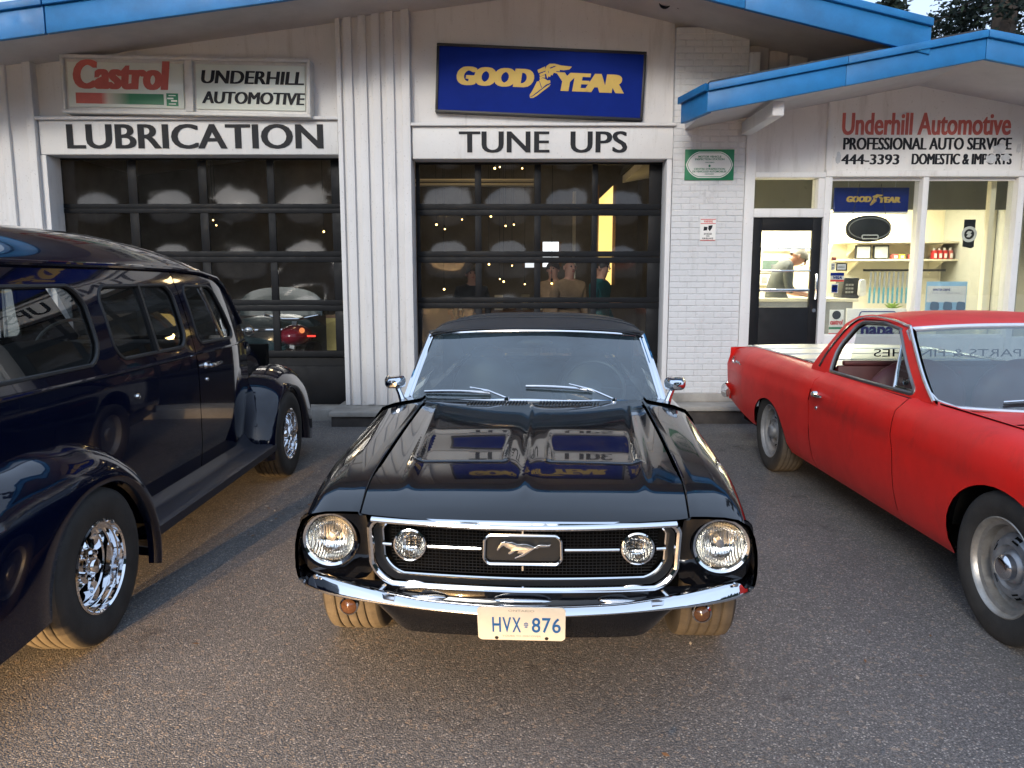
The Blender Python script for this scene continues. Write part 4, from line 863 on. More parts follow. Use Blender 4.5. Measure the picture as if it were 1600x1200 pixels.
M['gap'] = pm('dark_panel_gap', (.003, .003, .003), .9)
def reflector():
    t = NT('fluted_reflector'); b = t.bsdf((.86, .85, .80), .07, 1); w = t.n('ShaderNodeTexWave'); w.inputs['Scale'].default_value = 34; w.inputs['Distortion'].default_value = .6; tc = t.n('ShaderNodeTexCoord'); t.l(tc.outputs['Object'], w.inputs['Vector']); t.bump(w.outputs[0], .22, .01, b); return t.m
M['refl'] = reflector()
def fluted():
    t = NT('fluted_lamp_glass'); g = t.n('ShaderNodeBsdfGlass'); g.inputs['IOR'].default_value = 1.12; g.inputs['Roughness'].default_value = .02; gl = t.n('ShaderNodeBsdfGlossy'); gl.inputs['Roughness'].default_value = .015; f = t.n('ShaderNodeFresnel'); f.inputs[0].default_value = 1.45
    mx = t.n('ShaderNodeMixShader'); tr = t.n('ShaderNodeBsdfTransparent'); t.l(f.outputs[0], mx.inputs[0]); t.l(tr.outputs[0], mx.inputs[1]); t.l(gl.outputs[0], mx.inputs[2]); t.l(mx.outputs[0], t.o.inputs[0])
    tc = t.n('ShaderNodeTexCoord'); w = t.n('ShaderNodeTexWave'); w.inputs['Scale'].default_value = 24; t.l(tc.outputs['Object'], w.inputs['Vector']); b = t.n('ShaderNodeBump'); b.inputs['Strength'].default_value = .4; b.inputs['Distance'].default_value = .01; t.l(w.outputs[0], b.inputs['Height']); t.l(b.outputs[0], gl.inputs['Normal']); return t.m
M['flute'] = fluted()

def tyre_prof(R_, W_, rim, grooves=4):
    """tread with circumferential grooves: (radius, across)"""
    p = [(rim, -W_ * .40), (rim + .012, -W_ * .47), (R_ * .86, -W_ * .51), (R_ * .94, -W_ * .49), (R_ * .985, -W_ * .44)]
    tw = W_ * .84; lg = tw / (grooves + 1); x = -tw / 2
    for k in range(grooves + 1):
        a, b = x + k * lg + (.004 if k else .012), x + (k + 1) * lg - (.004 if k < grooves else .012)
        p += [(R_ - .003, a - .001), (R_, a + .002), (R_, b - .002), (R_ - .003, b + .001)]
        if k < grooves: p += [(R_ - .011, b + .002), (R_ - .011, b + .006)]
    return p + [(R_ * .985, W_ * .44), (R_ * .94, W_ * .49), (R_ * .86, W_ * .51), (rim + .012, W_ * .47), (rim, W_ * .40)]
def tyre(parent, c, ax, R_, W_, rim, sub=None):
    m = MB(); pr = tyre_prof(R_, W_, rim); m.lathe(pr, c, ax, 72)
    n = 72
    for f in m.f[-(len(pr) - 1) * n:]: pass
    m.mi = [1 if 4 <= (i // n) <= len(pr) - 6 else 0 for i in range(len(m.f))]
    return m.build('tyre', M['rubber'], parent, ang=50, mats=[M['tread']])

# ------------------------------------------------------------------ black coupe with folding top
MUS = thing('black_convertible', 'glossy black vintage convertible parked nose out in front of the TUNE UPS door', 'car', (.036, 2.60, 0), R(-2.9), world=False)
bk, chm = M['p_black'], M['chrome']
zc = curve([(-.03, .722), (0, .742), (.03, .757), (.10, .782), (.22, .812), (.40, .836), (.8, .871), (1.2, .902), (1.45, .922), (1.62, .934)])
def sstep(a, b, x):
    t = max(0, min(1, (x - a) / (b - a))); return t * t * (3 - 2 * t)
def hood(x, y):
    ax_ = abs(x); z = zc(y) - .010 * (ax_ / .63) ** 2.2
    z += .010 * math.exp(-(ax_ / .028) ** 1.4) * sstep(.12, .35, y)                                # centre ridge
    z += .010 * math.exp(-((ax_ - (.46 + .05 * (y - .4))) / .022) ** 2) * sstep(.12, .5, y)        # side creases
    # two scoops: deep at the front lip, running out to the rear
    u = (ax_ - .275) / .182; v = (y - .53)
    inn = sstep(1.10, .90, abs(u)) * sstep(-.015, .03, v) * (1 - sstep(.12, .50, v))
    z -= .013 * inn
    z += .0055 * math.exp(-((v + .012) / .014) ** 2) * sstep(1.14, .98, abs(u))
    return z
yf = lambda x: .055 * (abs(x) / .6) ** 2                                   # plan curve of the nose
HW = curve([(-.1, .572), (.1, .588), (.4, .606), (1.0, .608), (1.6, .600)])
ol = [(-HW(y), y) for y in np.linspace(1.46, yf(.6) - .0, 26)] + [(x, yf(x)) for x in np.linspace(-.555, .555, 24)] + [(HW(y), y) for y in np.linspace(yf(.6), 1.46, 26)] + [(x, 1.46 + .02 * (1 - (x / .64) ** 2)) for x in np.linspace(.6, -.6, 20)]
panel('hood', ol, lambda u, v: (u, v, hood(u, v)), bk, MUS, step=.019, thick=.006)
# fender and body side, s runs up the section
mw = curve([(0, .824), (.2, .838), (.6, .864), (1.2, .870), (2.2, .875), (3.3, .885), (4.2, .865), (4.6, .82)])
def mzt(y): return zc(min(y, 1.5)) - .001 if y < 1.5 else zc(1.5) - .001 + .012 * sstep(2.9, 3.6, y)
sx_ = curve([(.22, -.10), (.35, -.032), (.5, -.006), (.60, 0), (.68, -.004), (.76, -.022), (.82, -.050), (.90, -.115), (.98, -.18), (1.06, -.245)])
sz_ = curve([(.60, -.235), (.68, -.155), (.76, -.066), (.82, -.022), (.90, -.005), (.98, -.003), (1.06, -.008)])
def mside(sgn):
    def f(y, s):
        x = mw(y) + sx_(s) * (1 + .45 * sstep(.2, 1.4, y) * sstep(.6, .8, s) * sstep(1.06, .9, s)); zt = mzt(y)
        if s <= .6: z = s + (zt - .235 - .60) * sstep(.45, .6, s)
        else: z = zt + sz_(s)
        if s > .9:                                                        # meet the hood seam
            k = sstep(.9, 1.06, s); x = x * (1 - k) + (HW(min(y, 1.66)) + .0025) * k
        return (sgn * x, y, z)
    return f
def arch(cy, r, s0, n=18, lift=.33): return [(cy + r * math.cos(q), lift + r * .98 * math.sin(q)) for q in np.linspace(0, math.pi, n) if lift + r * math.sin(q) >= s0]
FA = .80; RA = FA + 2.743
for sg in (-1, 1):
    fl = sg < 0
    fr = [(.10, .50), (.06, .70), (.045, .80), (.045, 1.06)] + [(y, 1.06) for y in np.linspace(.2, 2.0, 19)] + [(2.0, .985), (1.64, .98), (1.56, .92), (1.50, .86), (1.46, .7), (1.46, .24)] + [(FA + .385, .24)] + arch(FA, .375, .25)[0:] + [(FA - .385, .33), (.33, .40), (.20, .46)]
    panel('front_fender', fr[::-1], mside(sg), bk, MUS, step=.05, flip=not fl)
    dr_ = [(1.47, .24), (1.47, .7), (1.51, .86), (1.57, .915), (1.65, .975), (2.65, .975), (2.66, .7), (2.64, .24)]
    panel('door', dr_, mside(sg), bk, MUS, step=.07, flip=fl)
    qu = [(2.67, .24), (2.67, .7), (2.66, 1.0), (4.5, 1.0), (4.62, .8), (4.58, .5), (4.45, .34), (RA + .385, .30)] + arch(RA, .375, .25) + [(RA - .385, .24)]
    panel('quarter_panel', qu, mside(sg), bk, MUS, step=.08, flip=fl)
    # headlight surround
    face = lambda u, v: (sg * u, .075 + .30 * max(0, u - .72) ** 1.6 + .16 * (.755 - v) * sstep(.8, .6, v) - .0 + .035 * sstep(.68, .58, u), v)
    H = (.714, .644)
    zt_ = mzt(.08)
    fo = [(.575, .50), (.69, .485), (.77, .492), (.808, .53), (.824, .585), (.827, .645), (.823, .70), (.806, .738), (.72, .757), (.64, .762), (.585, .757)]
    panel('headlight_surround', spl(fo, 4, True), face, bk, MUS, holes=[circ(H[0], H[1], .108, 32)], step=.03, thick=.02, flip=fl)
    hy = face(*H)[1]
    m = MB(); m.lathe([(.108, -.004), (.107, .03), (.102, .07)], (sg * H[0], hy - .005, H[1]), (0, 1, 0), 36); m.build('headlight_bucket', bk, MUS)
    hl = MB(); hl.lathe([(.1065, .012), (.107, -.006), (.101, -.012), (.092, -.007), (.085, .012)], (sg * H[0], hy + .016, H[1]), (0, 1, 0), 40); hl = hl.build('headlight', chm, MUS)
    m = MB(); m.lathe([(.086, .002), (.075, .035), (.05, .055), (.02, .064), (0, .065)], (sg * H[0], hy + .018, H[1]), (0, 1, 0), 32); m.build('reflector', M['refl'], hl)
    m = MB(); m.lathe([(.0855, .004), (.078, -.007), (.06, -.014), (.03, -.018), (0, -.0195)], (sg * H[0], hy + .018, H[1]), (0, 1, 0), 32); m.build('lens', M['flute'], hl)
    m = MB(); m.lathe([(0, -.02), (.016, -.018), (.018, .02), (0, .02)], (sg * H[0], hy + .045, H[1]), (0, 1, 0), 12); m.build('bulb', M['chrome_soft'], hl)
    # fender extension seam lip
    # wheels
    for wy in (FA, RA):
        ax = Vector((sg, 0, 0)); c = Vector((sg * .757, wy, .325))
        m = MB(); m.lathe([(.19, -.09), (.185, 0), (.175, .05), (.19, .085), (.205, .10), (.2, .10), (.17, .06), (.06, .075), (.05, .09), (0, .092)], c, ax, 40); w_ = m.build('wheel', M['steel'], MUS); tyre(w_, c, ax, .325, .245, .195)
        m = MB(); m.grid([[(sg * x, wy + .41 * math.cos(q), .33 + .41 * math.sin(q)) for q in np.linspace(.25, math.pi - .25, 14)] for x in (.52, .8)]); m.build('wheel_well', M['well'], MUS)
# underbody and firewall keep light out
m = MB(); m.box(-.58, .58, .62, 4.4, .20, .34); m.box(-.60, .60, .30, .36, .36, .70); m.box(-.62, .62, 1.40, 1.44, .3, .86); m.box(-.80, .80, 1.42, 4.3, .30, .36); m.build('underbody', M['well'], MUS)
# grille opening
def gshape(k, n=6):
    pts = [(-.575 + .006 * k * 10, .742 - k), (-.30, .748 - k), (0, .750 - k), (.30, .748 - k), (.575 - .006 * k * 10, .742 - k), (.545 - k, .575), (.50 - k, .503 + k), (.25, .497 + k), (0, .494 + k), (-.25, .497 + k), (-.50 + k, .503 + k), (-.545 + k, .575)]
    return pts
def gring(i, ):
    """rounded outline, inset i"""
    tw, bw, zt, zb = .556 - i, .543 - i, .738 - i * .9, .506 + i
    return rpoly([(-tw, zt), (tw, zt), (bw, zb), (-bw, zb)], [.03, .03, .078, .078], 8)
def gy(x): return .012 + .055 * (abs(x) / .6) ** 2
def ring3(P, dy): return [(x, gy(x) + dy, z + .004 * (1 - min(1, abs(x) / .5)) * (1 if z > .6 else -1)) for x, z in P]
def gdens(i): return dens(gring(i), .03)
m = MB(); m.tube(ring3(gdens(0), -.004), .0125, 8, closed=True); m.build('grille_surround', chm, MUS)
A = gdens(.012); rows = [ring3([(x * k, .62 + (z - .62) * (1 - (1 - k) * 1.9)) for x, z in A], dy) for k, dy in ((1, 0), (.985, .02), (.955, .045))]
m = MB(); m.grid(rows, closed=True); m.build('grille_shroud', pm('satin_grey_shroud', (.02, .021, .023), .35, coat=.3), MUS)
IB = [(x * .953, .62 + (z - .62) * (1 - .047 * 1.9)) for x, z in A]
m = MB(); m.tube(ring3(IB, .042), .0055, 6, closed=True); m.build('inner_grille_trim', chm, MUS)
m = MB(); m.prism([(x, z) for x, z in IB], .135, .14); m.build('grille_backing', M['well'], MUS)
m = MB()
for k in range(17):
    z = .53 + k * .0115; ww = .488 if z > .58 else .488 - (.58 - z) * .6; m.tube([(x, gy(x) + .07, z) for x in np.linspace(-ww, ww, 9)], .0016, 4)
for k in range(74):
    x = -.50 + k * .0137
    if abs(x) < .486: m.tube([(x, gy(x) + .072, .528 if abs(x) < .44 else .56), (x, gy(x) + .072, .715)], .0014, 4)
tag(m.build('grille_mesh', pm('dark_grille_metal', (.035, .035, .037), .35, .6), MUS, smooth=False), kind='stuff')
for sg in (-1, 1):
    m = MB(); m.tube([(sg * x, gy(x) + .028, .638) for x in np.linspace(.15, .345, 6)], .0075, 8); m.build('grille_bar', chm, MUS); m = MB(); m.tube([(sg * x, gy(x) + .028, .638) for x in (.478, .512)], .0075, 8); m.build('grille_bar', chm, MUS)
    c = Vector((sg * .413, gy(.42) + .045, .637)); fg = MB(); fg.lathe([(.058, .03), (.062, .0), (.060, -.012), (.054, -.014), (.051, 0)], c, (0, 1, 0), 36); fg = fg.build('fog_light', chm, MUS)
    m = MB(); m.lathe([(.052, 0), (.04, .02), (.02, .03), (0, .032)], c, (0, 1, 0), 28); m.build('reflector', M['refl'], fg)
    m = MB(); m.lathe([(.0525, -.004), (.045, -.012), (.025, -.017), (0, -.019)], c, (0, 1, 0), 28); m.build('lens', M['flute'], fg)
# corral and running horse
co = rpoly([(-.14, .585), (.14, .585), (.136, .690), (-.136, .690)], .022, 6)
cb = MB(); cb.tube([(x, .040, z) for x, z in co], .0062, 8, closed=True); cb = cb.build('grille_emblem', chm, MUS)
m = MB(); m.prism(rpoly([(-.133, .592), (.133, .592), (.129, .684), (-.129, .684)], .018, 5), .052, .058); m.build('emblem_panel', M['black'], cb)
for z_ in (.697, .56):
    m = MB(); m.box(-.003, .003, .036, .046, z_, z_ + .018); m.build('centre_pin', chm, cb)
HP = [(165, 237), (180, 250), (195, 232), (215, 212), (240, 195), (262, 215), (300, 232), (310, 245), (280, 268), (288, 285), (318, 280), (340, 262), (352, 250), (385, 245), (372, 268), (405, 278), (430, 275), (345, 320), (350, 330), (440, 300), (490, 262), (545, 222), (570, 222), (590, 205), (640, 205), (690, 200), (708, 172), (675, 182), (620, 178), (585, 178), (560, 195), (540, 205), (510, 188), (475, 175), (420, 172), (375, 178), (345, 165), (320, 152), (290, 158), (262, 150), (245, 150), (225, 160), (215, 150), (208, 165), (190, 195)]
hs = .265 / 735
m = MB(); m.prism([((x - 425) * hs * 1.0, .6385 - (y - 240) * hs * .98) for x, y in HP], .030, .046); m.build('horse_emblem', M['chrome_soft'], cb, bevel=.0025, ang=60)
# hood lip chrome
m = MB(); m.tube([(x, yf(x) - .006, zc(yf(x)) - .010 - .016 * (abs(x) / .63) ** 2) for x in np.linspace(-.543, .543, 31)], .0105, 8, flat=1.0); m.build('hood_lip', chm, MUS)
# stone guard between grille and bumper
rows = []
for k in range(9):
    t_ = k / 8; z = .50 - .088 * t_; rows.append([(x, gy(x) + .012 + .012 * math.sin(t_ * 3.1) - .03 * t_ + .11 * max(0, abs(x) - .55) ** 1.2, z) for x in np.linspace(-.70, .70, 41)])
m = MB(); m.grid([[(p[0], p[1], p[2] + .045 * (abs(p[0]) / .7) ** 2.5 * k / 8) for p in r_] for k, r_ in enumerate(rows)]); m.build('stone_guard', bk, MUS, ang=80)
for sg in (-1, 0, 1):
    m = MB(); m.ball((sg * .34, gy(.34 * sg) - .012, .463), (.07 if sg else .105, .012, .0085), 20, 8); m.build('guard_slot', M['chrome_soft'] if sg else M['chrome'], MUS)
for sg in (-1, 1):
    m = MB(); m.tube([(sg * .455, .00, .462), (sg * .49, .01, .46), (sg * .52, .035, .47), (sg * .50, .055, .49)], [.012, .014, .014, .008], 8); m.build('bumper_bracket', M['chrome_soft'], MUS)
# bumper blade
bp_ = [(-.862, .36), (-.858, .27), (-.838, .175), (-.785, .10), (-.66, .045), (-.45, .005), (-.2, -.028), (0, -.043), (.2, -.028), (.45, .005), (.66, .045), (.785, .10), (.838, .175), (.858, .27), (.862, .36)]
BPth = spl(bp_, 8); sec = [(-.030, .000), (-.046, .006), (-.043, .014), (-.022, .004)]
prof = [(.022, 1.0), (.008, 1.03), (.0, .98), (-.007, .76), (-.013, .50), (-.018, .24), (-.0205, .08), (-.0195, .0), (-.012, -.06), (.012, -.08)]
rows = []
for i, p in enumerate(BPth):
    a = Vector(BPth[max(i - 1, 0)]); b = Vector(BPth[min(i + 1, len(BPth) - 1)]); t_ = (b - a).normalized(); nn = Vector((-t_.y, t_.x)) ; 
    e_ = abs(p[0]) / .872; zc0 = .472 + .033 * e_ ** 2; zb_, zt_ = zc0 - .044 + .006 * e_, zc0 - .016 + .034 * sstep(.35, .95, e_) - .012 * sstep(.9, 1, e_) - .02 * sstep(.3, .36, p[1])
    rows.append([(p[0] + nn.x * q[0], p[1] + nn.y * q[0], zb_ + (zt_ - zb_) * q[1]) for q in prof])
m = MB(); m.grid(rows); bmp = m.build('front_bumper', chm, MUS, ang=80)
for sg in (-1, 1):
    m = MB(); m.lathe([(.0, -.004), (.008, -.003), (.011, .004)], (sg * .765, .066, .512), (sg * -.35, .9, 0), 12); m.build('bumper_bolt', chm, bmp)
# lower valance with parking lamps
rows = []
for k in range(10):
    t_ = k / 9; z = .452 - .165 * t_; rows.append([(x * (1 - .05 * t_), .03 + .16 * (abs(x) / .8) ** 3 + .055 * t_ + .02 * math.sin(3.14 * t_) * -1, z + .13 * sstep(.44, .66, abs(x)) * t_) for x in np.linspace(-.665, .665, 41)])
m = MB(); m.grid(rows); m.build('lower_valance', bk, MUS, ang=80)
for sg in (-1, 1):
    c = (sg * .66, .135, .372); m = MB(); m.lathe([(.034, .02), (.036, -.006), (.030, -.012)], c, (0, 1, 0), 24); pl = m.build('parking_lamp', chm, MUS); m = MB(); m.lathe([(.031, -.008), (.02, -.02), (0, -.025)], c, (0, 1, 0), 20); m.build('lens', M['amber'], pl)
# number plate
pl = Vector((0, -.062, .405)); tilt = R(-20); U = Vector((1, 0, 0)); V_ = Vector((0, math.sin(-tilt) * -1, math.cos(tilt))).normalized(); N_ = U.cross(V_)
plo = rpoly([(-.153, -.077), (.153, -.077), (.153, .077), (-.153, .077)], .014, 5)
m = MB(); m.add([pl + U * x + V_ * y for x, y in plo] + [pl + U * x + V_ * y - N_ * .003 for x, y in plo], [tuple(range(len(plo))), tuple(range(2 * len(plo) - 1, len(plo) - 1, -1))] + [(i, len(plo) + i, len(plo) + (i + 1) % len(plo), (i + 1) % len(plo)) for i in range(len(plo))])
np_ = m.build('number_plate', pm('cream_number_plate', (.64, .62, .56), .45, var=.06, vs=20), MUS); tag(np_, 'cream number plate reading HVX 876 in blue')
m = MB(); pb = pm('plate_blue_paint', (.01, .10, .33), .45)
for ch, x0 in (('H', -.102), ('V', -.066), ('X', -.032), ('8', .036), ('7', .072), ('6', .107)): m.text(ch, pl + U * x0 + V_ * -.038, U, V_, .030, .070, off=.012, ext=.0015)
m.build('lettering', pb, np_, smooth=False)
m = MB(); m.text('YOURS TO DISCOVER', pl + U * -.068 + V_ * -.060, U, V_, .136, .008, off=.0, ext=.0012); m.text('ONTARIO', pl + U * -.045 + V_ * .058, U, V_, .09, .009, ext=.0012); m.text('HISTORIC', pl + U * -.118 + V_ * -.05, V_, -U, .10, .010, ext=-.0012)
m.build('small_print', M['grey'], np_, smooth=False)
m = MB(); c_ = pl + U * .016 + N_ * .0016
for dx, dy, w_, h_ in ((0, -.012, .010, .006), (0, -.003, .016, .004), (0, .006, .004, .008), (-.005, .004, .003, .005), (.005, .004, .003, .005)): m.add([c_ + U * (dx + a * w_ / 2) + V_ * (dy + b * h_ / 2) for a, b in ((-1, -1), (1, -1), (1, 1), (-1, 1))], [(0, 1, 2, 3)])
m.build('crown_mark', pb, np_, smooth=False)
for sg in (-1, 1):
    m = MB(); m.lathe([(0, -.003), (.006, -.003), (.007, 0)], pl + U * (.088 * sg) + V_ * -.066 + N_ * 0, -N_, 10); m.build('plate_bolt', M['black'], np_)
# cowl with louvres
cw = [(-.596, 1.475), (.596, 1.475), (.600, 1.64), (.72, 1.67), (.72, 1.80), (.60, 1.72), (.3, 1.66), (0, 1.64), (-.3, 1.66), (-.60, 1.72), (-.72, 1.80), (-.72, 1.67), (-.600, 1.64)]
cz_ = lambda x, y: zc(min(y, 1.6)) - .001 - .016 * (abs(x) / .7) ** 2
panel('cowl', cw, lambda u, v: (u, v, cz_(u, v)), bk, MUS, step=.05)
for x0, x1 in ((-.36, -.03), (.03, .36)):
    n_ = 19
    for k in range(n_):
        x = x0 + (x1 - x0) * (k + .5) / n_; z = cz_(x, 1.53); m = MB(); m.beam((x - .003, 1.49, z + .001), (x + .006, 1.56, z + .003), .007, .010); m.build('cowl_louvre', M['vinyl'], MUS)
# windscreen, frame
def ws(u, v):
    """u across -1..1, v up 0..1"""
    a = abs(u); xb, xt = .722, .648; x = u * (xb + (xt - xb) * v)
    yb = 1.595 + .17 * a ** 2.2; yt = 2.13 + .13 * a ** 2.2; y = yb + (yt - yb) * v - .035 * math.sin(math.pi * v)
    zb = .928 - .030 * a ** 2; zt = 1.280 - .035 * a ** 2.2; return (x, y, zb + (zt - zb) * v)
m = MB(); m.grid([[ws(-1 + 2 * i / 30, v / 12) for i in range(31)] for v in range(13)]); m.build('windscreen', M['g_wind'], MUS, ang=80)
Lp = [ws(u, 0) for u in np.linspace(-.97, .97, 24)] + [ws(1, v) for v in np.linspace(.06, .95, 12)] + [ws(u, 1) for u in np.linspace(.97, -.97, 24)] + [ws(-1, v) for v in np.linspace(.95, .06, 12)]
m = MB(); m.tube(Lp, .011, 8, closed=True); m.build('windscreen_trim', chm, MUS)
for sg in (-1, 1):
    m = MB(); m.tube([(sg * (ws(1, v)[0] + .022), ws(1, v)[1] + .02, ws(1, v)[2] - .002) for v in np.linspace(-.08, 1, 9)], [.02] * 9, 8); m.build('windscreen_pillar', chm, MUS)
    m = MB(); m.grid([[(sg * (.745 - .09 * v + .0), 1.80 + .46 * v + (2.62 - .0 - (1.80 + .46 * v)) * k, .93 + .30 * v) for k in np.linspace(0, 1, 6)] for v in np.linspace(0, 1, 6)]); m.build('side_window', M['g_car'], MUS)
# folding top
rows = []
for k in range(26):
    t_ = k / 25; y = 2.10 + 1.95 * t_; zt = curve([(0, 1.292), (.06, 1.312), (.25, 1.345), (.5, 1.350), (.72, 1.30), (1, 1.00)])(t_); hw = curve([(0, .665), (.1, .675), (.5, .675), (.8, .67), (1, .66)])(t_); zs_ = curve([(0, 1.235), (.3, 1.265), (.6, 1.26), (.8, 1.15), (1, .93)])(t_); rw = []
    for j in range(33):
        u = -1 + 2 * j / 32; a = abs(u); q = max(0, 1 - a ** 3.2) ** .75
        rw.append((u * hw * (1 + .012 * (1 - q)), y + .13 * a ** 2.4 * (1 - t_), zs_ + (zt - zs_) * q))
    rows.append(rw)
def soft(): 
    m = MB(); m.grid(rows); return m.build('folding_top', M['vinyl'], MUS, ang=80)
ft = soft()
m = MB(); m.tube([(ws(u, 1)[0] * 1.04, ws(u, 1)[1] + .016, ws(u, 1)[2] + .014) for u in np.linspace(-1, 1, 25)], .016, 8, flat=.7); m.build('header_seal', M['black'], ft)
for yy in (2.55, 2.75):
    k = int((yy - 2.1) / 1.95 * 25); m = MB(); m.tube([(p[0], p[1], p[2] + .002) for p in rows[k]], .004, 6); m.build('top_seam', M['vinyl'], ft)
for sg in (-1, 1):
    m = MB(); m.prism([(2.62, .95), (3.9, .95), (3.6, 1.12), (3.2, 1.25), (2.62, 1.26)], sg * .655, sg * .645, 'yz'); m.build('top_quarter', M['vinyl'], MUS)
panel('deck_lid', [(-.62, 3.95), (.62, 3.95), (.62, 4.55), (-.62, 4.55)], lambda u, v: (u, v, .945 - .02 * (u / .6) ** 2 - .06 * sstep(4.2, 4.6, v)), bk, MUS, step=.1)
m = MB(); m.grid([[(x, 4.58 - .03 * (x / .8) ** 2 + .03 * (z - .6), z) for x in np.linspace(-.82, .82, 12)] for z in np.linspace(.34, .90, 8)]); m.build('tail_panel', bk, MUS)
m = MB(); m.tube([(-.86, 4.45, .48), (-.8, 4.62, .48), (0, 4.66, .48), (.8, 4.62, .48), (.86, 4.45, .48)], .025, 10, flat=2); m.build('rear_bumper', chm, MUS)
# interior
m = MB(); m.grid([[(x, 1.66 + .32 * v - .03 * (1 - (x / .7) ** 2), .925 - .06 * v ** 2 - .02 * (x / .7) ** 2) for x in np.linspace(-.68, .68, 20)] for v in np.linspace(0, 1, 6)]); m.box(-.66, .66, 1.94, 1.98, .62, .86); m.build('dashboard', M['seat_blk'], MUS)
m = MB(); cS = Vector((.36, 2.12, .92)); axS = Vector((0, -.85, .5)).normalized(); uS = Vector((1, 0, 0)); vS = axS.cross(uS); sw = [cS + uS * (.19 * math.cos(q)) + vS * (.19 * math.sin(q)) for q in [2 * math.pi * k / 36 for k in range(36)]]
m.tube(sw, .011, 8, closed=True); sww = m.build('steering_wheel', pm('dark_wheel_rim', (.03, .028, .027), .4, coat=.2), MUS); m = MB()
for q in (R(0), R(180), R(270)): m.tube([cS - axS * -.03, cS + uS * (.18 * math.cos(q)) + vS * (.18 * math.sin(q))], .008, 6)
m.lathe([(0, .05), (.05, .04), (.05, 0)], cS, axS, 16); m.build('spoke', M['seat_blk'], sww)
for x in (-.36, .36):
    m = MB(); m.ball((x, 2.85, .72), (.26, .09, .36), 20, 12); m.build('seat', M['seat_blk'], MUS); m = MB(); m.ball((x, 2.86, 1.06), (.12, .05, .07), 14, 8); m.build('headrest', M['seat_blk'], MUS)
m = MB(); m.ball((0, 3.45, .72), (.6, .1, .24), 20, 10); m.build('rear_seat', M['seat_blk'], MUS)
m = MB(); m.ball((0, 2.10, 1.205), (.11, .02, .03), 16, 8); m.build('rear_view_mirror', M['black'], MUS)
# mirrors
for sg in (-1, 1):
    x = sg * .80; m = MB(); m.tube([(x - sg * .05, 1.74, .88), (x - sg * .03, 1.745, .94), (x - sg * .01, 1.75, .985)], [.022, .016, .014], 8); mr = m.build('wing_mirror', chm, MUS)
    rows = []
    for k, (dy, w_, h_) in enumerate(((-.075, .006, .004), (-.072, .026, .020), (-.055, .040, .028), (0, .058, .038), (.03, .062, .040), (.034, .058, .037), (.030, .052, .033), (.030, .002, .002))):
        q = rpoly([(-w_, -h_), (w_, -h_ * .9), (w_ * .96, h_), (-w_, h_ * .95)], min(w_, h_) * .6, 4); rows.append([(x + sg * .004 + u_, 1.755 + dy + sg * u_ * .12, 1.005 + v_) for u_, v_ in q])
    sq = MB(); sq.grid(rows, closed=True); sq.build('mirror_housing', chm, mr, ang=40)
# wipers
for piv, tip, mid_ in (((-.20, -.02), (-.88, .10), (-.5, .12)), ((.62, .0), (-.06, .17), (.28, .17))):
    P0 = Vector(ws(piv[0], .02)) + Vector((0, -.035, .012)); P1 = Vector(ws(mid_[0], mid_[1])) + Vector((0, -.02, .03)); wp = MB(); wp.tube([P0, P0 * .5 + P1 * .5 + Vector((0, -.004, .012)), P1], [.007, .006, .004], 6); wp = wp.build('wiper', chm, MUS)
    m = MB(); B = [Vector(ws(tip[0] + (piv[0] * .55 + mid_[0] * .45 - tip[0]) * k, tip[1] + (mid_[1] - .04 - tip[1]) * k)) + Vector((0, -.012, .014 + .006 * math.sin(3.14 * k))) for k in np.linspace(0, 1, 8)]
    m.tube(B, .0055, 6, flat=1.3); m.build('blade', M['chrome_soft'], wp); m = MB(); m.tube([p + Vector((0, .006, -.008)) for p in B], .004, 4); m.build('rubber', M['black'], wp)
    m = MB(); m.lathe([(0, .02), (.014, .018), (.016, 0)], P0 - Vector((0, 0, .012)), (0, 0, 1), 12); m.build('pivot', chm, wp)
# ------------------------------------------------------------------ navy panel-sided wagon (old truck wagon), nose towards the building
SB = thing('navy_wagon', 'dark navy vintage truck wagon with chrome wheels parked facing the LUBRICATION door', 'car', (-2.75, 4.7, 0))
nv = M['p_navy']; XC = -2.75
sw_ = curve([(.36, .765), (.6, .785), (.9, .787), (1.08, .782), (1.2, .762), (1.35, .73), (1.5, .688), (1.58, .662), (1.66, .63)])
def sside(sg):
    return lambda y, z: (XC + sg * (sw_(z) - .13 * sstep(5.35, 6.2, y) - .10 * sstep(2.0, 1.2, y)), y, z)
W1 = rpoly([(2.30, 1.19), (3.71, 1.19), (3.71, 1.565), (2.30, 1.565)], .10, 6); W2 = rpoly([(3.85, 1.188), (4.69, 1.188), (4.69, 1.56), (3.85, 1.56)], .08, 6); W3 = rpoly([(4.86, 1.188), (5.50, 1.185), (5.31, 1.545), (4.86, 1.552)], [.05, .04, .08, .05], 6)
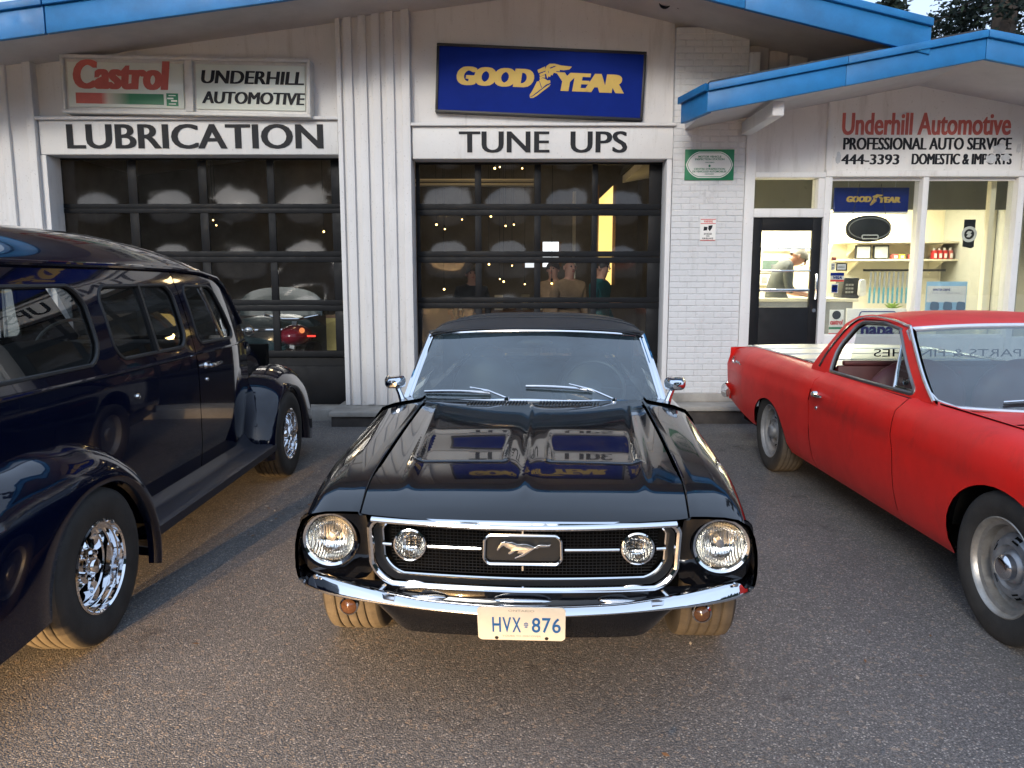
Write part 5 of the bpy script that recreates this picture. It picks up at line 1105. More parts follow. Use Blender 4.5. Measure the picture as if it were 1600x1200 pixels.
for sg in (1, -1):
    f = sside(sg); fl = sg < 0
    arc_ = [(3.24 + .42 * math.cos(q), .33 + .42 * math.sin(q)) for q in np.linspace(R(175), R(5), 16)]
    o1 = [(1.25, .36)] + arc_ + [(4.775, .36), (4.775, 1.653), (4.0, 1.66), (3.0, 1.665), (1.25, 1.63)]
    rq = panel('rear_quarter', o1, f, nv, SB, holes=[W1, W2], step=.07, flip=fl, thick=.03)
    o2 = [(4.785, .36), (5.55, .36), (5.95, .50), (5.985, .70), (5.985, 1.165), (5.60, 1.53), (5.45, 1.60), (5.2, 1.635), (4.785, 1.652)]
    fd = panel('front_door', o2, f, nv, SB, holes=[W3], step=.055, flip=fl, thick=.03)
    for Wn, pr, nm in ((W1, rq, 'side_window'), (W2, rq, 'side_window'), (W3, fd, 'door_window')):
        ins = lambda y, z: Vector(f(y, z)) - Vector((sg * .014, 0, 0))
        panel(nm, Wn, ins, M['g_car'], pr, step=.14, flip=fl, rim=False)
        m = MB(); m.tube([Vector(f(y, z)) - Vector((sg * .004, 0, 0)) for y, z in dens(Wn, .05)], .011, 6, closed=True); m.build('window_seal', M['black'], pr)
    m = MB(); m.beam(Vector(f(4.30, 1.19)) - Vector((sg * .008, 0, 0)), Vector(f(4.30, 1.56)) - Vector((sg * .008, 0, 0)), .022, .03); m.build('sliding_pane_bar', M['black'], rq)
    m = MB(); m.tube([Vector(f(5.28, 1.19)) - Vector((sg * .006, 0, 0)), Vector(f(5.16, 1.545)) - Vector((sg * .006, 0, 0))], .010, 6); m.build('vent_bar', M['chrome_soft'], fd)
    m = MB(); m.tube([Vector(f(y, z)) + Vector((sg * .012, 0, 0)) for y, z in ((1.3, 1.635), (3, 1.668), (4.2, 1.664), (4.8, 1.655), (5.2, 1.638), (5.46, 1.60), (5.62, 1.53), (5.90, 1.26))], .014, 8); m.build('drip_rail', nv, SB)
    m = MB(); P0 = Vector(f(4.90, 1.045)); o_ = Vector((sg * .03, 0, 0)); m.tube([P0, P0 + o_, P0 + o_ * 1.5 + Vector((0, .03, 0)), P0 + o_ * 1.5 + Vector((0, .15, .006)), P0 + o_ * 1.1 + Vector((0, .165, .006))], [.012, .014, .013, .010, .006], 8); m.lathe([(.022, 0), (.018, .012), (0, .014)], P0, (sg, 0, 0), 14); m.build('door_handle', chm, fd)
    m = MB(); m.lathe([(.013, 0), (.011, .008), (0, .01)], f(4.90, .955), (sg, 0, 0), 12); m.build('door_lock', chm, fd)
    m = MB(); m.lathe([(.015, 0), (.012, .012), (0, .014)], f(3.98, .985), (sg, 0, 0), 12); m.build('side_cap', chm, rq)
    m = MB(); m.tube([Vector(f(y, 1.132)) + Vector((sg * .002, 0, 0)) for y in np.linspace(1.3, 5.95, 24)], .007, 6, flat=1.2); m.build('belt_moulding', nv, SB)
    # hinge line and hinges
    for z in (.62, 1.08):
        m = MB(); m.lathe([(0, -.03), (.009, -.03), (.009, .03), (0, .03)], Vector(f(5.99, z)) + Vector((sg * .006, 0, 0)), (0, 0, 1), 8); m.build('hinge', nv, fd)
    # pontoon fenders
    def fender(cy, Ro, Rl, a0, a1, outer, nm, zc0=.33, depth=.24):
        rows = []; nrm = []
        for q in np.linspace(a0, a1, 57):
            ro, rl = Ro(q), Rl(q); d = ro - rl; rw = []
            for k in range(15):
                t_ = k / 14
                if t_ < .8:
                    e = t_ / .8 * math.pi / 2; x = outer - depth * (1 - math.sin(e) ** .9); r = ro - (d - .012) * (1 - math.cos(e)) ** .95
                else:
                    e = (t_ - .8) / .2; x = outer - .004 - .05 * e; r = rl + .008 * (1 - e)
                rw.append((XC + sg * x, cy + r * math.cos(R(q)), max(.165, zc0 + r * math.sin(R(q)))))
            rows.append(rw)
        m = MB(); m.grid(rows); return m.build(nm, nv, SB, ang=75)
    fender(3.24, curve([(-25, .66), (0, .645), (30, .60), (60, .56), (90, .56), (120, .66), (150, .95), (180, 1.15), (200, 1.2)]), curve([(-25, .50), (0, .465), (30, .415), (60, .385), (90, .365), (130, .37), (180, .39), (200, .42)]), -18, 186, .975, 'rear_fender')
    fender(6.14, curve([(-20, 1.15), (0, 1.13), (20, 1.0), (42, .77), (65, .60), (90, .51), (120, .47), (150, .485), (180, .50), (195, .51)]), curve([(-20, .50), (0, .47), (30, .43), (90, .38), (150, .40), (195, .44)]), -14, 192, .955, 'front_fender', depth=.30)
    m = MB(); rows = []
    for y in (3.78, 4.0, 5.0, 5.62, 5.74): rows.append([(XC + sg * x, y, z) for x, z in ((.74, .44), (.80, .375), (.83, .362), (.93, .358), (.955, .345), (.955, .30), (.93, .28), (.72, .27))])
    m.grid(rows); m.build('running_board', pm('navy_running_board', (.006, .008, .018), .45, coat=.15, var=.3) if 'navy_running_board' not in bpy.data.materials else bpy.data.materials['navy_running_board'], SB, ang=50)
    # wheels: stepped chrome rim, five spokes
    for wy in (3.24, 6.14):
        ax = Vector((sg, 0, 0)); c = Vector((XC + sg * .835, wy, .345))
        w_ = MB(); w_.lathe([(.05, .055), (.075, .05), (.078, .03), (.10, .015)], c, ax, 32); w_ = w_.build('wheel', chm, SB)
        tyre(w_, c, ax, .345, .235, .198)
        m = MB(); m.lathe([(.206, .105), (.208, .112), (.199, .116), (.193, .108), (.191, .085), (.182, .083), (.180, .06), (.170, .058), (.168, .03), (.158, .028), (.154, -.05), (.15, -.09)], c, ax, 56); m.build('rim', chm, w_, ang=28)
        m = MB(); m.lathe([(.0, -.03), (.155, -.03)], c, ax, 24); m.build('brake_disc', M['well'], w_)
        u_ = Vector((0, 1, 0)); v_ = Vector((0, 0, 1)); m = MB()
        for k in range(5):
            q = 2 * math.pi * k / 5 + .3; d_ = u_ * math.cos(q) + v_ * math.sin(q); tt = -u_ * math.sin(q) + v_ * math.cos(q); rows = []
            for r, w, h in ((.04, .020, .045), (.07, .022, .046), (.105, .027, .03), (.14, .034, .012), (.164, .042, .0)):
                rows.append([c + d_ * r - tt * w + ax * (h - .02), c + d_ * r - tt * w * .75 + ax * h, c + d_ * r - tt * w * .3 + ax * (h - .012), c + d_ * r + tt * w * .3 + ax * (h - .012), c + d_ * r + tt * w * .75 + ax * h, c + d_ * r + tt * w + ax * (h - .02)])
            s1 = MB(); s1.grid(rows); s1.build('spoke', chm, w_, ang=25)
        m = MB(); m.lathe([(.04, .05), (.038, .075), (.03, .088), (.0, .094)], c, ax, 24); m.build('hub_cap', chm, w_)
        for k in range(5):
            q = 2 * math.pi * (k + .5) / 5 + .3; m = MB(); m.lathe([(.012, .045), (.011, .07), (0, .074)], c + (u_ * math.cos(q) + v_ * math.sin(q)) * .06, ax, 8); m.build('wheel_nut', chm, w_)
# roof shell
rows = []; zt_s = curve([(1.22, 1.70), (1.6, 1.79), (2.2, 1.845), (3.2, 1.875), (4.3, 1.872), (4.9, 1.835), (5.3, 1.75), (5.55, 1.635)]); zg_ = curve([(1.25, 1.632), (3, 1.665), (4.8, 1.655), (5.2, 1.637), (5.45, 1.60), (5.56, 1.565)])
for y in np.linspace(1.22, 5.555, 46):
    hw = sside(1)(y, zg_(y))[0] - XC + .006
    rows.append([(XC + hw * u, y + .06 * (1 - u * u) * sstep(5.0, 5.55, y), zg_(y) + (zt_s(y) - zg_(y)) * max(0, 1 - abs(u) ** 2.7) ** .72) for u in np.sin(np.linspace(-math.pi / 2, math.pi / 2, 45))])
m = MB(); m.grid(rows); m.build('roof', nv, SB, ang=80)
m = MB(); m.grid([[(XC + u * (.60 - .04 * v) * 1.0, 5.95 - .40 * v + .10 * (1 - u * u), 1.16 + .43 * v) for u in np.linspace(-1, 1, 15)] for v in np.linspace(0, 1, 7)]); m.build('windscreen', M['g_car'], SB)
m = MB(); m.grid([[(XC + u * (.70 - .02 * k), 1.24 + .05 * u * u, z) for u in np.linspace(-1, 1, 12)] for k, z in enumerate(np.linspace(.36, 1.70, 10))]); m.build('tail_panel', nv, SB)
rows = []
for y in np.linspace(5.93, 7.12, 14):
    t_ = (y - 5.93) / 1.19; hw = .62 - .16 * t_; zt = 1.165 - .06 * t_ - .28 * sstep(.78, 1, t_)
    rows.append([(XC + hw * math.cos(q) * (1.0), y, .62 + (zt - .62) * max(0, math.sin(q)) ** .5) for q in np.linspace(0, math.pi, 25)])
m = MB(); m.grid(rows); m.build('hood', nv, SB, ang=80)
m = MB()
for k in range(9): m.tube([(XC + .60 - k * .002 - .16 * (.12 + k * .03), 6.07 + k * .035, .78 + .0 * k), (XC + .585 - .16 * (.12 + k * .03), 6.07 + k * .035, .98)], .009, 6)
m.build('hood_louvre', nv, SB)
m = MB(); m.box(XC - .70, XC + .70, 1.4, 5.9, .28, .40); m.box(XC - .66, XC + .66, 5.86, 5.90, .4, 1.1); m.box(XC - .55, XC + .55, 5.9, 7.0, .3, .62); m.box(XC - .5, XC + .5, 6.98, 7.08, .4, 1.0); m.build('underbody', M['well'], SB)
for sg in (-1, 1):
    m = MB(); m.box(XC + sg * .60, XC + sg * .72, 2.7, 3.80, .4, .80); m.box(XC + sg * .5, XC + sg * .64, 5.72, 6.9, .3, .78); m.build('wheel_well', M['well'], SB)
m = MB(); m.box(XC - .6, XC + .6, 7.22, 7.30, .36, .52); m.build('front_bumper', chm, SB, bevel=.03)
m = MB(); m.ball((XC - .02, 4.55, .88), (.62, .14, .36), 20, 10); m.ball((XC - .02, 4.75, .62), (.62, .34, .14), 20, 8); m.build('front_seat', pm('grey_seat_cloth', (.09, .09, .095), .8, var=.2), SB)
m = MB(); m.ball((XC - .02, 3.3, .88), (.62, .14, .34), 20, 10); m.build('rear_seat', bpy.data.materials['grey_seat_cloth'], SB)
m = MB(); cS = Vector((XC - .34, 5.30, 1.16)); axS = Vector((0, -.75, .66)).normalized(); uS = Vector((1, 0, 0)); vS = axS.cross(uS); m.tube([cS + uS * (.2 * math.cos(q)) + vS * (.2 * math.sin(q)) for q in [2 * math.pi * k / 30 for k in range(30)]], .012, 8, closed=True); m.tube([cS - uS * .2, cS + axS * -.04, cS + uS * .2], .01, 6); m.tube([cS, cS - axS * .5], .02, 8); m.build('steering_wheel', M['grey'], SB)
m = MB(); m.box(XC - .58, XC + .58, 5.62, 5.84, .9, 1.14); m.build('dashboard', M['seat_blk'], SB, bevel=.03)

# ------------------------------------------------------------------ red pickup coupe, nose towards the camera
EC = thing('red_coupe_pickup', 'faded red vintage coupe pickup with open bed parked in front of the office', 'car', (3.07, 4.65, 0))
rd = M['p_red']; XE = 3.07
ew = curve([(.22, .85), (.30, .90), (.36, .918), (.45, .938), (.60, .950), (.72, .951), (.80, .945), (.86, .926), (.90, .895), (.93, .845), (.945, .78)])
def etap(y): return -.035 * sstep(7.0, 7.7, y) - .03 * sstep(2.9, 2.2, y)
def ebelt(y): return curve([(2.2, -.035), (3.0, -.012), (4.2, 0), (5.5, .012), (7.0, .012), (7.6, .0)])(y)
def eside(sg):
    def f(y, z):
        w = ew(z) + etap(y); w += .006 * math.exp(-((z - .735) / .018) ** 2)           # crease along the flank
        return (XE + sg * w, y, z + ebelt(y) * sstep(.5, .9, z))
    return f
def earch(cy, rx, rz, a0=0, a1=180, n=22): return [(cy + rx * math.cos(R(q)), .335 + rz * math.sin(R(q))) for q in np.linspace(a0, a1, n)]
M['rim_dull'] = pm('dull_worn_rim', (.42, .40, .37), .38, .7, var=.35, vs=12, rv=.1)
M['steel2'] = pm('grey_painted_wheel', (.23, .235, .245), .55, .2, var=.25, vs=14)
FWY, RWY = 3.25, 6.32
for sg in (-1, 1):
    f = eside(sg); fl = sg < 0
    fr = [(2.22, .36), (2.16, .6), (2.2, .945)] + [(y, .945) for y in np.linspace(2.5, 4.24, 8)] + [(4.252, .93), (4.226, .80), (4.186, .6), (4.176, .24), (3.68, .24)] + earch(FWY, .42, .36, -12, 192)
    panel('front_fender', fr, f, rd, EC, step=.06, flip=fl)
    dd = [(4.183, .24), (5.405, .24), (5.405, .6), (5.40, .93), (5.3, .93), (4.26, .93), (4.233, .80), (4.193, .6)]
    dpn = panel('door', dd, f, rd, EC, step=.07, flip=fl)
    qq = [(5.413, .24), (5.92, .24), (5.935, .31)] + [(p[0], p[1]) for p in earch(RWY, .38, .27, 180, 8)] + [(6.72, .36), (6.71, .31), (6.80, .31), (7.3, .385), (7.52, .42), (7.60, .60), (7.64, .76), (7.61, .84), (7.53, .905), (7.40, .938)] + [(y, .945) for y in np.linspace(7.25, 5.42, 9)]
    qp = panel('quarter_panel', qq, f, rd, EC, step=.07, flip=fl)
    m = MB(); m.tube([Vector(f(y, .945)) + Vector((-sg * .006, 0, .004)) for y in np.linspace(5.62, 7.38, 16)], .009, 6); m.build('bed_rail_trim', M['chrome_soft'], qp)
    m = MB(); P0 = Vector(f(5.24, .79)); m.tube([P0 + Vector((sg * .004, .06, 0)), P0 + Vector((sg * .03, .05, 0)), P0 + Vector((sg * .034, -.05, .0)), P0 + Vector((sg * .026, -.10, 0))], [.014, .014, .011, .007], 8); m.lathe([(.022, 0), (.02, .03), (.0, .034)], P0 + Vector((0, .06, 0)), (sg, 0, 0), 14); m.build('door_handle', chm, dpn)
    m = MB(); m.lathe([(.014, 0), (.012, .008), (0, .01)], f(5.27, .70), (sg, 0, 0), 12); m.build('door_lock', chm, dpn)
    # script badge on the tail
    m = MB(); bp0 = [(7.36, .80), (7.40, .845), (7.41, .80), (7.36, .79), (7.30, .80), (7.27, .815), (7.25, .80), (7.22, .815), (7.19, .80), (7.16, .815), (7.13, .80), (7.08, .795)]
    m.tube([Vector(f(y, z)) + Vector((sg * .004, 0, 0)) for y, z in spl(bp0, 4)], .005, 5); m.build('script_badge', M['chrome_soft'], qp)
    # belt and glasshouse
    gw = curve([(.93, .835), (1.0, .815), (1.1, .775), (1.2, .725), (1.28, .68), (1.34, .62), (1.38, .50)])
    gf = lambda y, z: (XE + sg * (gw(z) - .02 * sstep(4.9, 4.1, y)), y, z)
    oo = [(4.02, .93), (4.10, .96), (4.62, 1.30), (4.70, 1.325), (4.95, 1.352), (5.3, 1.352), (5.42, 1.335), (5.50, 1.28), (5.60, 1.10), (5.70, .955), (5.70, .93)]
    hh = rpoly([(4.235, .950), (5.37, .950), (5.40, 1.12), (5.30, 1.30), (4.98, 1.312), (4.73, 1.285)], [.02, .02, .12, .08, .08, .03], 5)
    gh = panel('glasshouse_side', oo, gf, rd, EC, holes=[hh], step=.05, flip=fl, thick=.03)
    off = lambda P, d: [Vector(gf(y, z)) + Vector((sg * d, 0, 0)) for y, z in P]
    m = MB(); m.tube(off(spl([(4.05, .945), (4.22, 1.045), (4.60, 1.283), (4.72, 1.315), (4.97, 1.336), (5.28, 1.332), (5.40, 1.27), (5.50, 1.10), (5.55, .965)], 6), .006), .0105, 6); m.build('drip_rail', M['chrome_soft'], gh)
    m = MB(); m.tube(off([(p[0], p[1]) for p in dens(hh, .06)], -.004), .013, 6, closed=True); m.build('window_frame', pm('dull_window_metal', (.25, .25, .25), .35, .8) if 'dull_window_metal' not in bpy.data.materials else bpy.data.materials['dull_window_metal'], gh)
    vb = [(4.50, .952), (4.70, 1.278)]; m = MB(); m.tube(off([vb[0], vb[1]], -.012), .010, 6); m.build('vent_post', M['chrome_soft'], gh)
    panel('vent_glass', [(4.26, .965), (4.49, .965), (4.69, 1.268)], lambda y, z: Vector(gf(y, z)) - Vector((sg * .014, 0, 0)), M['g_car'], gh, step=.1, flip=fl, rim=False)
    m = MB(); m.tube(off([(4.255, .966), (4.49, .966)], -.01), .008, 6); m.lathe([(0, -.01), (.02, -.008), (.02, .008), (0, .01)], off([(4.44, 1.0)], -.03)[0], (1, 0, 0), 10); m.tube([off([(4.44, 1.0)], -.035)[0], off([(4.42, 1.03)], -.035)[0]], .006, 6); m.build('vent_latch', chm, gh)
    m = MB(); m.tube(off([(4.48, .948), (5.36, .948)], .002), .008, 6, flat=.6); m.build('sill_trim', pm('worn_brass_trim', (.5, .36, .18), .35, .8) if 'worn_brass_trim' not in bpy.data.materials else bpy.data.materials['worn_brass_trim'], gh)
    # wheels: rally steel wheels
    for wy, R0 in ((FWY, .338), (RWY, .335)):
        ax = Vector((sg, 0, 0)); c = Vector((XE + sg * .815, wy, R0 - .003))
        stl = M['steel'] if wy == FWY else M['steel2']
        w_ = MB(); w_.lathe([(.145, .015), (.150, .03), (.128, .055), (.10, .06), (.092, .045), (.075, .04), (.07, .05), (.055, .062)], c, ax, 48); w_ = w_.build('wheel', stl, EC)
        tyre(w_, c, ax, R0, .215, .214)
        m = MB(); m.lathe([(.222, .088), (.226, .096), (.218, .101), (.210, .094), (.204, .076), (.188, .068), (.182, .03), (.168, .022), (.148, .015)], c, ax, 56); m.build('rim', M['rim_dull'] if wy == FWY else M['steel2'], w_, ang=40)
        u_ = Vector((0, 1, 0)); v_ = Vector((0, 0, 1))
        for k in range(5):
            q = 2 * math.pi * k / 5 + .5; m = MB(); P_ = [c + ax * .0568 + (u_ * math.cos(q + a) + v_ * math.sin(q + a)) * r for a, r in ((-.17, .118), (.17, .118), (.13, .143), (-.13, .143))]; P_ = [p + ax * (-.0 if i < 2 else -.018) for i, p in enumerate(P_)]; m.add([p + ax * .004 for p in P_] + [p - ax * .03 for p in P_], [(0, 1, 2, 3), (0, 4, 5, 1), (1, 5, 6, 2), (2, 6, 7, 3), (3, 7, 4, 0)]); m.build('vent_slot', M['well'], w_)
        m = MB(); m.lathe([(.058, .055), (.056, .085), (.045, .098), (.03, .102), (0, .103)], c, ax, 28); m.build('hub_cap', M['chrome_soft'] if wy == FWY else M['steel'], w_)
        m = MB(); m.grid([[(XE + sg * x, wy + .46 * math.cos(q), .36 + .42 * math.sin(q)) for q in np.linspace(.05, math.pi - .05, 16)] for x in (.56, .87)]); m.box(XE + sg * .55, XE + sg * .60, wy - .45, wy + .45, .3, .85); m.build('wheel_well', M['well'], EC)
# roof
ez = curve([(4.58, 1.310), (4.75, 1.348), (5.0, 1.374), (5.3, 1.372), (5.47, 1.335)])
rows = []
for y in np.linspace(4.60, 5.47, 20):
    rows.append([(XE + .655 * u, y + .05 * (u * u) * (1 - sstep(4.6, 4.9, y)), ez(y) - .045 * abs(u) ** 3.2 + .01 * (1 - u * u)) for u in np.linspace(-1, 1, 31)])
m = MB(); m.grid(rows); m.build('roof', rd, EC, ang=80)
def ews(u, v):
    a = abs(u); x = u * (.80 - .135 * v); y = 3.80 + .27 * a ** 2.6 + (4.60 + .07 * a ** 2.6 - 3.80 - .27 * a ** 2.6) * v; return (XE + x, y, .925 - .005 * a ** 2 + (1.312 - .025 * a ** 2.5 - .92) * v)
m = MB(); m.grid([[ews(-1 + 2 * i / 26, v / 10) for i in range(27)] for v in range(11)]); m.build('windscreen', M['g_wind'], EC, ang=80)
wl = [ews(u, .0) for u in np.linspace(-.9, .9, 24)] + [ews(.98, .05)] + [ews(1, v) for v in np.linspace(.14, .97, 10)] + [ews(u, 1) for u in np.linspace(.97, -.97, 22)] + [ews(-1, v) for v in np.linspace(.97, .14, 10)] + [ews(-.98, .05)]
m = MB(); m.tube(wl, .017, 8, closed=True, flat=.7); m.build('windscreen_trim', pm('pale_bright_trim', (.72, .73, .76), .2, .7), EC)
for sg in (-1, 1):
    m = MB(); m.grid([[(XE + sg * (.805 - .135 * v + k * .02), ews(1, v)[1] + .0 + k * .07, ews(1, v)[2] + .002 - .008 * k) for k in np.linspace(0, .8, 5)] for v in np.linspace(-.06, 1, 10)]); m.build('windscreen_pillar', rd, EC)
def ehood(u, v): return (XE + u, v, .905 + .02 * sstep(2.2, 3.6, v) - .035 * (abs(u) / .8) ** 2.4 - .03 * sstep(2.7, 2.2, v) + .008 * math.exp(-((abs(u) - .35) / .05) ** 2))
panel('hood', [(-.70, 2.22), (.70, 2.22), (.70, 3.60), (.3, 3.54), (-.3, 3.54), (-.70, 3.60)], ehood, rd, EC, step=.08)
def etop(sg):
    return lambda u, v: (XE + sg * u, v, .905 + .02 * sstep(2.2, 3.6, v) - .03 * sstep(2.7, 2.2, v) - .022 + (.945 + ebelt(v) - .905 - .02 * sstep(2.2, 3.6, v) + .03 * sstep(2.7, 2.2, v) + .022) * sstep(.71, .785, u))
for sg in (-1, 1): panel('fender_top', [(.707, 2.22), (.785, 2.22), (.80, 4.02), (.78, 4.02), (.707, 3.7)], etop(sg), rd, EC, step=.05, flip=sg < 0)
panel('cowl', [(-.705, 3.61), (-.3, 3.55), (.3, 3.55), (.705, 3.61), (.80, 4.05), (.74, 4.02), (.4, 3.86), (-.4, 3.86), (-.74, 4.02), (-.80, 4.05)], lambda u, v: (XE + u, v, .925 - .035 * (abs(u) / .8) ** 2.4 + .004), rd, EC, step=.07)
for sg in (-1, 1):
    for k in range(12):
        m = MB(); x = XE + sg * (.12 + k * .038); m.beam((x - .012, 3.63, .931 - .035 * ((abs(x - XE)) / .8) ** 2.4), (x + .012, 3.72, .931 - .035 * ((abs(x - XE)) / .8) ** 2.4), .014, .006); m.build('cowl_slot', M['rust'], EC)
m = MB(); m.box(XE - .8, XE + .8, 2.4, 7.4, .24, .36); m.box(XE - .74, XE + .74, 3.7, 3.74, .36, .86); m.box(XE - .78, XE + .78, 2.3, 2.36, .3, .82); m.build('underbody', M['well'], EC)
# bed with bright metal cover, rear wall, tailgate, bumper
panel('bed_cover', [(-.775, 5.62), (.775, 5.62), (.765, 7.52), (-.765, 7.52)], lambda u, v: (XE + u, v, .948 + .012 * (1 - (u / .77) ** 2) + .0 * v), M['alu'], EC, step=.15)
for k in range(1, 4):
    m = MB(); y = 5.62 + k * .475; m.beam((XE - .74, y, .958), (XE + .74, y, .958), .02, .012); m.build('cover_rib', M['alu'], EC)
m = MB(); m.grid([[(XE + x, 7.60 + .05 * math.exp(-((z - .75) / .12) ** 2) - .08 * (abs(x) / .9) ** 4, z) for x in np.linspace(-.92, .92, 16)] for z in np.linspace(.42, .93, 10)]); m.build('tailgate', rd, EC)
m = MB(); m.tube([(XE - .975, 7.36, .50), (XE - .96, 7.55, .50), (XE - .88, 7.66, .50), (XE, 7.72, .50), (XE + .88, 7.66, .50), (XE + .96, 7.55, .50), (XE + .975, 7.36, .50)], [.02, .034, .036, .036, .036, .034, .02], 12, flat=2.1); m.build('rear_bumper', M['chrome_soft'], EC)
# cab interior
m = MB(); m.box(XE - .76, XE + .76, 5.40, 5.44, .3, .985); m.box(XE - .72, XE + .72, 5.395, 5.445, .985, 1.02); m.build('cab_rear_wall', M['seat_red'], EC, bevel=.01)
m = MB(); m.add([(XE - .66, 5.44, 1.02), (XE + .66, 5.44, 1.02), (XE + .60, 5.47, 1.30), (XE - .60, 5.47, 1.30)], [(0, 1, 2, 3)]); rg = m.build('rear_window', M['g_car'], EC, smooth=False)
m = MB(); m.text('PARTS & FINISHES', (XE + .56, 5.452, 1.045), (-1, 0, 0), (0, .1, 1), 1.05, .055, ext=.001, off=.0); m.build('decal', M['letter'], rg, smooth=False)
for sx0 in (-.36, .36):
    m = MB(); m.ball((XE + sx0, 5.10, .80), (.34, .10, .27), 22, 12); m.ball((XE + sx0, 4.85, .56), (.34, .30, .12), 20, 8); m.build('seat', M['seat_red'], EC)
m = MB(); m.box(XE - .74, XE + .74, 4.02, 4.22, .66, .895); m.build('dashboard', M['seat_red'], EC, bevel=.03)
m = MB(); cS = Vector((XE + .36, 4.42, .90)); axS = Vector((0, .8, .6)).normalized(); uS = Vector((1, 0, 0)); vS = axS.cross(uS); m.tube([cS + uS * (.2 * math.cos(q)) + vS * (.2 * math.sin(q)) for q in [2 * math.pi * k / 30 for k in range(30)]], .011, 8, closed=True); m.tube([cS - uS * .2, cS, cS + uS * .2], .009, 6); m.tube([cS, cS + axS * -.4], .02, 8); m.build('steering_wheel', M['seat_red'], EC)
wp = MB(); P0 = Vector(ews(.02, .0)) + Vector((0, -.04, .015)); wp.tube([P0, Vector(ews(-.3, .13)) + Vector((0, -.02, .025))], [.007, .004], 6); wp.lathe([(0, .02), (.015, .016), (.016, -.01)], P0, (0, 0, 1), 12); wp = wp.build('wiper', chm, EC)
m = MB(); m.tube([Vector(ews(u, v)) + Vector((0, -.012, .014)) for u, v in ((-.66, .07), (-.5, .10), (-.3, .125), (-.1, .11), (.05, .085))], .006, 6); m.build('blade', chm, wp)
m = MB(); m.tube([Vector(ews(u, v)) + Vector((0, -.008, .004)) for u, v in ((-.66, .06), (-.5, .09), (-.3, .115), (-.1, .10), (.05, .075))], .005, 4); m.build('rubber', M['black'], wp)
m = MB(); m.grid([[(XE + x, 2.205 - .03 * (1 - (x / .9) ** 2), z) for x in np.linspace(-.905, .905, 18)] for z in np.linspace(.34, .90, 9)]); m.build('front_panel', rd, EC)
m = MB(); m.box(XE - .42, XE + .42, 2.15, 2.17, .56, .80); gr_ = m.build('grille', M['well'], EC)
for k in range(8):
    m = MB(); m.tube([(XE - .42, 2.14, .58 + k * .029), (XE + .42, 2.14, .58 + k * .029)], .006, 6); m.build('grille_bar', M['chrome_soft'], gr_)
m = MB(); m.tube([(XE - .95, 2.4, .44), (XE - .9, 2.16, .44), (XE, 2.06, .44), (XE + .9, 2.16, .44), (XE + .95, 2.4, .44)], .035, 12, flat=2); m.build('front_bumper', chm, EC)
for sg in (-1, 1):
    for hx in (.52, .73):
        m = MB(); m.lathe([(.075, -.01), (.085, .02), (.092, .01), (.092, -.03)], (XE + sg * hx, 2.17, .69), (0, -1, 0), 24); hl = m.build('headlight', M['chrome_soft'], EC)
        m = MB(); m.lathe([(.076, .0), (.05, .016), (0, .022)], (XE + sg * hx, 2.17, .69), (0, -1, 0), 20); m.build('lens', M['paper'], hl)
